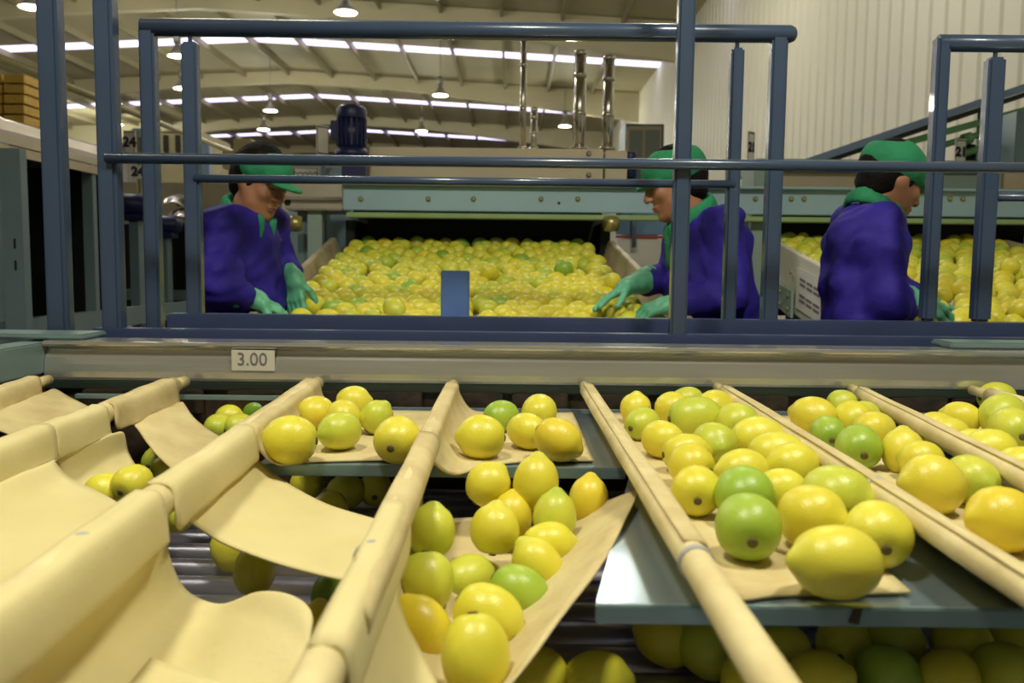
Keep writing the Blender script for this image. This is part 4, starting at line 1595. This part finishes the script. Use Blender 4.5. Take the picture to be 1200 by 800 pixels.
# first worker: by the left side board, facing the table, head bowed
worker((-1.0, 3.1), 'person in purple-blue coat and green peaked cap, head bowed, hands by the table edge',
       Vu(282, 375, 3.08), Vu(282, 285, 3.10), Vu(294, 243, 3.10), Vu(306, 213, 3.08), (.80, -.42, -.40), (.35, -.1, .95),
       [Vu(262, 268, 2.97), Vu(312, 262, 3.22)], [Vu(256, 338, 2.86), Vu(329, 312, 3.27)], [Vu(299, 350, 2.93), Vu(345, 325, 3.14)],
       [((.8, .35, -.42), (.1, .3, -1), -1, .35, .50), ((.10, -.22, -.97), (.45, .85, 0), 1, .18, .42)], 21, 'visor', 1.02)
# second worker: facing the table from the other side, in profile
worker((.80, 3.15), 'person in a purple-blue coat with a green scarf, reaching over the lemons',
       Vu(832, 382, 3.12), Vu(826, 290, 3.12), Vu(806, 246, 3.12), Vu(789, 215, 3.10), (-.93, -.12, -.34), (-.3, 0, .95),
       [Vu(806, 266, 3.24), Vu(846, 268, 2.98)], [Vu(792, 318, 3.22), Vu(853, 345, 2.94)], [Vu(737, 335, 3.05), Vu(786, 357, 2.96)],
       [((-.82, -.35, -.42), (0, -.25, -1), 1, .14, .34), ((-.95, -.1, -.22), (.0, .35, -.9), -1, .85, .62)], 33, 'scarf', 1.08, True)
# third worker: seen from behind and the side, facing the other table
worker((1.18, 2.82), 'person in a purple-blue coat seen from behind, at the table by the corrugated wall',
       Vu(1012, 384, 2.80), Vu(1012, 290, 2.82), Vu(1027, 244, 2.86), Vu(1046, 213, 2.87), (.88, .22, -.40), (.30, .1, .95),
       [Vu(1030, 270, 2.72), Vu(1006, 262, 3.0)], [Vu(1040, 352, 2.66), Vu(1040, 335, 3.04)], [Vu(1076, 352, 2.78), Vu(1082, 352, 3.02)],
       [((.9, .25, -.2), (.0, .35, -.9), -1, .55, .36), ((.9, .1, -.3), (0, -.2, -1), 1, .4, .4)], 45, 'full', .90)
HANDS = [(*U(712, 352, 2.98).xy, .055), (*U(346, 345, 3.10).xy, .065), (*U(318, 358, 2.98).xy, .05), (*U(1105, 360, 2.80).xy, .075), (*U(1110, 362, 3.08).xy, .05)]

# ================================================================== lemons
def lemon_mesh(nm, L, D, nip, seg, rings, lump):
    """a lemon along x: rounded stem end at -x, nipple at +x"""
    vs, fs = [], []
    for i in range(rings + 1):
        t = i / rings
        a = PI * t
        x = -math.cos(a)
        r = math.sin(a) ** .92
        px = x * L / 2 * (1 + 0)
        if x > .84:
            f = (x - .84) / .16
            px += nip * f * f
            r *= (1 - .5 * f * (1 - f))
        if x < -.86:
            f = (-x - .86) / .14
            px += .0025 * f * f
        for k in range(seg):
            b = 2 * PI * k / seg
            q = 1 + lump * math.sin(2 * b + 3 * x) + lump * .7 * math.sin(3 * b - 2 * x + 1)
            vs.append((px, math.cos(b) * r * D / 2 * q, math.sin(b) * r * D / 2 * q))
    for i in range(rings):
        for k in range(seg):
            k2 = (k + 1) % seg
            fs.append((i * seg + k, i * seg + k2, (i + 1) * seg + k2, (i + 1) * seg + k))
    me = mesh_from(nm, vs, fs, True)
    return me


SHAPES = [(.084, .071, .005, .015), (.079, .0715, .004, .018), (.087, .0705, .006, .012), (.075, .072, .005, .02)]
HI = [lemon_mesh('lemon', L, D, n, 24, 18, l) for L, D, n, l in SHAPES]
LO = [lemon_mesh('lemon_small', L, D, n, 14, 10, l) for L, D, n, l in SHAPES]
CAL = lathe('stem_scar', M['calyx'], [(.0, 0), (.0055, .0005), (.0058, -.0015), (.003, -.0022), (.0, -.002)], (0, 0, 0), (1, 0, 0), 10)
CALME = CAL.data
bpy.data.objects.remove(CAL)
LM = {'y': 'lemon_yellow', 'o': 'lemon_orange', 'l': 'lemon_lime', 'g': 'lemon_green', 'd': 'lemon_dark'}
COLV = {}


def variant(lst, s, col):
    key = (id(lst), s, col)
    if key not in COLV:
        me = lst[s].copy()
        me.materials.clear()
        me.materials.append(M[LM[col]])
        COLV[key] = me
    return COLV[key]


def rot_to(d, roll):
    d = Vector(d).normalized()
    q = Vector((1, 0, 0)).rotation_difference(d).to_matrix().to_4x4()
    return q @ Matrix.Rotation(roll, 4, 'X')


PROTO = {}


def put_lemon(p, d, scale, col, label, group=None, shape=None, hi=True, scar=True):
    s = random.randrange(4) if shape is None else shape
    me = variant(HI if hi else LO, s, col)
    o = bpy.data.objects.new('lemon', me)
    C.objects.link(o)
    o.matrix_world = Matrix.Translation(p) @ rot_to(d, random.uniform(0, 6)) @ Matrix.Scale(scale, 4)
    tag(o, label, 'lemon', group)
    if hi and scar:
        c = bpy.data.objects.new('stem_scar', CALME)
        C.objects.link(c)
        c.parent = o
        c.location = (-SHAPES[s][0] / 2 + .0022, 0, 0)
    return o


# direction words: tip of the fruit
DIR = {'l': (-1, -.1, .05), 'r': (1, .1, .05), 'a': (.15, 1, .15), 't': (.1, -1, .05), 'u': (.1, .3, 1), 'ul': (-.6, .2, .8), 'ur': (.6, .2, .8),
       'dr': (.8, -.3, -.4), 'dl': (-.8, -.3, -.4), 'al': (-.7, .7, .1), 'ar': (.7, .7, .1), 'tl': (-.7, -.7, .0), 'tr': (.7, -.7, 0), 'd': (.1, -.4, -1)}

# px, py, width px, colour, tip, label ; these lie on the trays
TRAY = [
    (340, 513, 66, 'y', 'l', 'yellow lemon with its tip pointing at the broad pole, on the narrow tray'),
    (398, 503, 50, 'l', 'tl', 'shiny green-sided lemon in the middle of the six on the narrow tray'),
    (364, 482, 45, 'y', 'ar', 'yellow lemon half hidden behind the pointed one on the narrow tray'),
    (414, 470, 46, 'y', 'r', 'yellow lemon highest up at the back of the group of six'),
    (402, 487, 40, 'y', 'a', 'pale yellow lemon squeezed behind the shiny green-sided one'),
    (441, 487, 41, 'l', 'ur', 'greenish-yellow lemon between the rear one and the lone dark-scarred one'),
    (466, 513, 53, 'y', 'a', 'round yellow lemon with a dark stem scar nearest the ringed pole, narrow tray'),
    (564, 510, 60, 'y', 'l', 'broad yellow lemon first beyond the ringed pole on the narrow tray'),
    (587, 486, 38, 'g', 'ar', 'bright lime-green fruit at the back of the narrow tray'),
    (632, 481, 40, 'y', 'a', 'yellow lemon at the very back beside the lime-green fruit'),
    (618, 503, 46, 'y', 'al', 'yellow lemon mostly hidden behind the orange-yellow one'),
    (654, 513, 58, 'o', 'dr', 'deep orange-yellow lemon with a small dark nick on the narrow tray'),
    # wide tray
    (745, 477, 37, 'y', 'u', 'yellow lemon standing highest at the back near the slim pole tip, wide tray'),
    (753, 495, 40, 'l', 'ar', 'lime-tinted lemon tucked before the upright rear one by the slim pole, wide tray'),
    (788, 477, 38, 'y', 'a', 'yellow lemon second along the back row of the wide tray'),
    (806, 468, 38, 'l', 'r', 'green-tinged lemon rearmost in the middle of the wide tray'),
    (822, 489, 60, 'l', 'r', 'long pale green-yellow lemon lying sideways in the back rows of the wide tray'),
    (845, 476, 42, 'y', 'ar', 'yellow lemon at the back beside the next slim pole'),
    (876, 494, 47, 'l', 'a', 'round lime-tinted lemon against the outer slim pole, wide tray'),
    (777, 513, 50, 'y', 'al', 'yellow lemon on the pole side of the wide tray, behind the stacked pair'),
    (837, 519, 50, 'l', 't', 'lime-yellow lemon with a dark scar at its base in the middle of the heap'),
    (899, 513, 62, 'y', 'r', 'oval yellow lemon lying along the outer pole, wide tray'),
    (804, 529, 54, 'y', 'r', 'yellow lemon upper of the close pair behind the scarred round one'),
    (810, 543, 58, 'y', 'al', 'yellow lemon lower of the close pair behind the scarred round one'),
    (818, 573, 57, 'y', 'a', 'round yellow lemon with a scar facing out, nearest the slim ringed pole'),
    (930, 531, 64, 'y', 'r', 'oval yellow lemon in the outer row, second along the pole'),
    (936, 546, 60, 'y', 'ar', 'yellow lemon just before the second oval one in the outer row'),
    (878, 550, 62, 'y', 'l', 'yellow lemon directly behind the half-hidden green one'),
    (870, 577, 66, 'g', 'a', 'green lemon half hidden behind the biggest green one'),
    (877, 614, 75, 'g', 'a', 'largest glossy green lemon with its pale end out, front of the wide tray'),
    (988, 575, 86, 'l', 'tr', 'long green-yellow lemon with a dark tip beside the outer pole'),
    (936, 580, 62, 'y', 'al', 'yellow lemon peeping out behind the plump one in the front rows'),
    (955, 604, 86, 'y', 'tr', 'plump yellow lemon just behind the frontmost one'),
    (980, 655, 99, 'y', 'l', 'frontmost big yellow lemon at the canvas edge, scar to one side'),
    (1040, 622, 76, 'y', 'a', 'round yellow lemon with a clear stem scar, front corner of the wide tray'),
    # tray beyond
    (955, 486, 52, 'y', 'al', 'yellow lemon at the back corner beyond the slim pole'),
    (970, 506, 36, 'g', 'a', 'small green lemon against the slim pole, second heap'),
    (994, 472, 36, 'l', 'r', 'lime-tinted lemon highest at the back of the second heap'),
    (999, 489, 42, 'y', 'a', 'yellow lemon in the middle back of the second heap'),
    (1027, 487, 36, 'l', 'r', 'lime-yellow lemon next to the frayed pole tip'),
    (1024, 503, 46, 'y', 'ar', 'yellow lemon before the one at the frayed pole tip'),
    (1006, 522, 50, 'g', 'a', 'glossy green lemon with its end facing out, second heap'),
    (1058, 527, 56, 'y', 'u', 'upright orange-tinged yellow lemon in the middle of the second heap'),
    (1073, 500, 40, 'y', 'r', 'yellow lemon along the inner side of the frayed pole'),
    (1100, 507, 46, 'y', 'r', 'yellow lemon lying against the frayed pole, halfway along'),
    (1112, 525, 44, 'y', 'ar', 'yellow lemon before the one resting halfway along the frayed pole'),
    (1152, 524, 60, 'y', 'r', 'oval yellow lemon with a dark tip, foremost along the frayed pole'),
    (1080, 538, 50, 'y', 'al', 'yellow lemon just behind the broad front one in the second heap'),
    (1092, 565, 76, 'y', 'l', 'broad yellow lemon at the front of the second heap'),
    (1144, 560, 60, 'l', 't', 'green-yellow lemon beside the broad front one, second heap'),
    (1175, 606, 84, 'o', 'l', 'big orange-yellow lemon cut by the picture edge, front of the second heap'),
    # last tray
    (1133, 488, 42, 'y', 'al', 'yellow lemon first beyond the frayed pole'),
    (1168, 464, 40, 'l', 'r', 'green-yellow lemon on top at the back beyond the frayed pole'),
    (1168, 484, 52, 'l', 'tl', 'lemon with a green lower side beyond the frayed pole'),
    (1186, 500, 48, 'l', 'a', 'green-topped lemon at the picture edge beyond the frayed pole'),
    (1196, 545, 52, 'y', 'l', 'yellow lemon sliced by the picture edge, below the green-topped one'),
]
# in the canvas chute: depth is given by the size
CHUTE = [
    (572, 568, 57, 'y', 'ur', 'yellow lemon with a nub on top, rear of the canvas chute beside the tray edge', 1.22),
    (628, 566, 60, 'y', 'u', 'pear-shaped yellow lemon standing tip up at the back of the chute', 1.21),
    (690, 586, 52, 'o', 'u', 'upright golden lemon resting on the chute\'s loose side', 1.24),
    (600, 605, 52, 'o', 'u', 'golden lemon just peeping out behind the tallest one in the chute', 1.19),
    (580, 620, 64, 'y', 'u', 'tallest big yellow lemon in the middle of the chute', 1.10),
    (650, 606, 54, 'l', 'u', 'pale lime-yellow upright lemon between the golden and the stacked pair', 1.15),
    (643, 638, 58, 'y', 'r', 'yellow lemon pointing at the loose edge, upper of the chute\'s stacked pair', 1.10),
    (630, 662, 56, 'y', 'ul', 'yellow lemon, lower of the stacked pair in the chute', 1.05),
    (505, 622, 64, 'l', 'u', 'lime-yellow lemon with a green crown high beside the ringed pole', 1.08),
    (500, 681, 72, 'l', 'd', 'greenish lemon with a round green stem mark on top beside the ringed pole', .98),
    (549, 678, 56, 'l', 'ar', 'lime-yellow lemon in the dip between the marked one and the green one', 1.05),
    (608, 694, 70, 'g', 'dr', 'bright green pointed lemon against the chute\'s loose side', .99),
    (495, 735, 70, 'o', 'ul', 'golden lemon half behind the smooth hanging flap', .90),
    (572, 722, 82, 'y', 'dr', 'yellow lemon with a greenish tip just behind the chute\'s frontmost', .91),
    (557, 768, 92, 'y', 'd', 'frontmost large yellow lemon in the chute with a dark scar low down', .80),
]
# on the roller bed and in the sagging sheets
LOW = [
    (155, 567, 39, 'y', 'a', 'yellow lemon with a brown stem scar lying in the sheet beside the broad pole', 1.30),
    (124, 577, 34, 'y', 'l', 'yellow lemon half sunk behind the large sheet, next to the brown-scarred one', 1.30),
    (184, 539, 26, 'l', 'a', 'small lime lemon seen through the gap below the grimy flap', 1.80),
    (196, 549, 26, 'y', 'ar', 'small yellow lemon seen through the gap below the grimy flap', 1.74),
    (243, 486, 30, 'y', 'al', 'yellow lemon at the inner end under the thin rail', 2.02),
    (269, 489, 32, 'y', 'r', 'yellow oval lemon under the thin rail, beside the dirty flap', 1.96),
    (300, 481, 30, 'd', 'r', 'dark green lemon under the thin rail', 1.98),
    (280, 500, 30, 'l', 'ar', 'lime lemon below the oval one under the thin rail', 1.88),
    (256, 500, 30, 'l', 'a', 'dim lime lemon low behind the dirty flap', 1.88),
    (206, 603, 36, 'l', 'r', 'lime lemon glimpsed under the broad pole', 1.46),
    (270, 645, 52, 'y', 'ul', 'yellow lemon under the swooping strip, the farther of two', 1.36),
    (299, 667, 60, 'y', 'u', 'yellow lemon under the swooping strip, the nearer of two', 1.22),
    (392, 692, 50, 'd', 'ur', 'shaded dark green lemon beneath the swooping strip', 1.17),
    (371, 738, 56, 'y', 'u', 'yellow lemon with a green nub caught between wavy sheet and ringed pole', 1.05),
]
LD, LDL = .086, .070
tofix = []
for px, py, wp, col, dr, lb in TRAY:
    d = Vector(DIR[dr]).normalized()
    p = HP(px, py, ZT + .008 + .035)
    vw = (p - CAM).normalized()
    c = abs(d.dot(vw))
    app = math.sqrt((.090 ** 2) * (1 - c * c) + (.0705 ** 2) * c * c)
    sc = min(1.2, max(.88, 1.1 * wp * p.y / 1000 / app))
    p = HP(px, py, ZT + .008 + .035 * sc)
    tofix.append([p, d, sc, col, lb, p.copy()])
# push overlapping fruit apart on the tray
for it in range(60):
    for i in range(len(tofix)):
        for j in range(i):
            a, b = tofix[i], tofix[j]
            dv = a[0] - b[0]
            dist = dv.length
            if dist > .09 or dist < 1e-5:
                continue
            n = dv / dist

            def rad(q):
                c = abs(q[1].dot(n))
                return q[2] * (.0345 + .009 * c ** 3)
            need = (rad(a) + rad(b)) * .93
            if dist < need:
                n2 = Vector((n.x * .6, n.y, n.z * .35))
                sft = n2 * (need - dist) * .5
                a[0] += sft
                b[0] -= sft
    for q in tofix:
        for ci in (2, 3, 4, 5, 6):
            if pole_x(ci, q[5].y) < q[5].x <= pole_x(ci + 1, q[5].y):
                q[0].x = min(max(q[0].x, pole_x(ci, q[0].y) + .052), pole_x(ci + 1, q[0].y) - .05)
        q[0] += (q[5] - q[0]) * .03
        lo = ZT + .006 + .034 * q[2]
        q[0].z = max(q[0].z - .0004, lo)
N_IND = 0
for p, d, sc, col, lb, _ in tofix:
    put_lemon(p, d, sc, col, lb)
    N_IND += 1
for px, py, wp, col, dr, lb, Y in CHUTE + LOW:
    d = Vector(DIR[dr]).normalized()
    p = U(px, py, Y)
    vw = (p - CAM).normalized()
    c = abs(d.dot(vw))
    app = math.sqrt((.088 ** 2) * (1 - c * c) + (.0705 ** 2) * c * c)
    sc = min(1.28, max(.85, (1.14 if (px, py, wp, col, dr, lb, Y) in CHUTE else 1.05) * wp * Y / 1000 / app))
    put_lemon(p, d, sc, col, lb)
    N_IND += 1
# dim fruit on the roller bed under the trays
DIM = [(915, 765), (988, 752), (1048, 752), (1128, 758), (1040, 790), (960, 800), (780, 748), (1180, 790), (1110, 796), (880, 800), (628, 796),
       (360, 566), (405, 576), (440, 572), (385, 600), (1195, 752), (700, 800), (830, 760)]
for k, (px, py) in enumerate(DIM):
    p = HP(px, py, .757 + .035)
    if p.y > 1.88:
        p = HP(px, 590, .792)
    col = 'g' if k == 4 else ('l' if k % 5 == 2 else 'y')
    lb = 'green lemon in the dark under the wide tray\'s edge' if k == 4 else 'lemon in deep shade on the roller bed below the trays'
    put_lemon(p, (random.uniform(-1, 1), random.uniform(-1, 1), .1), random.uniform(.92, 1.02), col, lb, None if k == 4 else 'lemons on the shaded roller bed')
    N_IND += 1

# fruit on the two sloping tables
def bed(x0f, x1f, y0, y1, zf, step, seed, avoid, dens=.89, layer2=.08):
    rnd = random.Random(seed)
    out = []
    y = y0
    row = 0
    while y < y1:
        x = x0f(y) + .05 + (step / 2 if row % 2 else 0)
        while x < x1f(y) - .045:
            if rnd.random() < dens:
                out.append(Vector((x + rnd.uniform(-.018, .018), y + rnd.uniform(-.018, .018), 0)))
            x += step
        y += step * .87
        row += 1
    for it in range(40):
        for i in range(len(out)):
            for j in range(i):
                d = out[i] - out[j]
                if abs(d.y) > .08 or abs(d.x) > .08:
                    continue
                L = d.length
                if 1e-6 < L < .073:
                    s = d / L * (.073 - L) * .5
                    out[i] += s
                    out[j] -= s
    res = []
    for p in out:
        p.x = min(max(p.x, x0f(p.y) + .04), x1f(p.y) - .04)
        if any((p.xy - Vector(a[:2])).length < a[2] for a in avoid):
            continue
        res.append(Vector((p.x, p.y, zf(p.y) + .034)))
    base_ = list(res)
    for p in base_:
        if rnd.random() < layer2:
            q = p + Vector((.037, .02, .052))
            if x0f(q.y) + .05 < q.x < x1f(q.y) - .05 and not any((q.xy - Vector(a[:2])).length < a[2] for a in avoid):
                res.append(q)
    return res


AV1, AV3 = [], []
b1 = bed(cxl, cxr, YB0 + .06, 4.30, belt_z, .082, 3, HANDS, .92, .035)
b3 = bed(rxl, rxr, 2.78, 4.30, belt3_z, .082, 5, HANDS, .92, .035)
rnd = random.Random(11)
allb = [(p, 1) for p in b1] + [(p, 3) for p in b3]
# those that the base rail hides entirely, and those outside the frame, are not built


def seen(p):
    v = p - CAM
    zc = v.dot(fwd)
    x = 600 + F * v.dot(rgt) / zc
    y = 400 - F * v.dot(upv) / zc
    return -20 < x < 1225 and y < 384


allb = [q for q in allb if seen(q[0])]
allb.sort(key=lambda q: q[0].y)
NMAX = 330 - N_IND
LABS = {(1, 'y'): 'yellow lemon among the crowd on the middle sloping roller table',
        (1, 'l'): 'lime-tinted lemon among the crowd on the middle sloping roller table',
        (1, 'g'): 'green lemon standing out in the yellow crowd on the middle roller table',
        (3, 'y'): 'yellow lemon on the roller table by the corrugated wall',
        (3, 'l'): 'lime-tinted lemon on the roller table by the corrugated wall',
        (3, 'g'): 'green lemon on the roller table by the corrugated wall'}
rest = []
for k, (p, tbn) in enumerate(allb):
    r = rnd.random()
    if tbn == 1:
        col = 'y' if r < .74 else ('l' if r < .92 else ('g' if r < .97 else 'o'))
    else:
        col = 'y' if r < .84 else ('o' if r < .94 else 'l')
    d = Vector((rnd.uniform(-1, 1), rnd.uniform(-1, 1) * .6, rnd.uniform(-.25, .25)))
    sc = rnd.uniform(.97, 1.12)
    if k < NMAX:
        kc = 'y' if col == 'o' else col
        put_lemon(p, d, sc, col, LABS[(tbn, kc)], {1: 'lemons on the middle roller table', 3: 'lemons on the roller table by the corrugated wall'}[tbn] + {'y': '', 'l': ', lime-tinted', 'g': ', green'}[kc], hi=False)
    else:
        rest.append((p, d, sc, col))
if rest:
    vs, fs, mi = [], [], []
    mk = ['y', 'l', 'g', 'o']
    for p, d, sc, col in rest:
        Mx = Matrix.Translation(p) @ rot_to(d, 0) @ Matrix.Scale(sc, 4)
        me0 = LO[rnd.randrange(4)]
        b0 = len(vs)
        vs += [Mx @ v.co for v in me0.vertices]
        for f in me0.polygons:
            fs.append(tuple(b0 + i for i in f.vertices))
            mi.append(mk.index(col))
    me = mesh_from('lemon_crowd', vs, fs, True)
    for c in mk:
        me.materials.append(M[LM[c]])
    me.polygons.foreach_set('material_index', mi)
    o = link('lemon_crowd', me, None)
    tag(o, 'farthest rows of lemons at the upper ends of both roller tables', 'lemons', None, 'stuff')
print('LEMONS', N_IND, len(b1), len(b3), len(allb), len(rest))
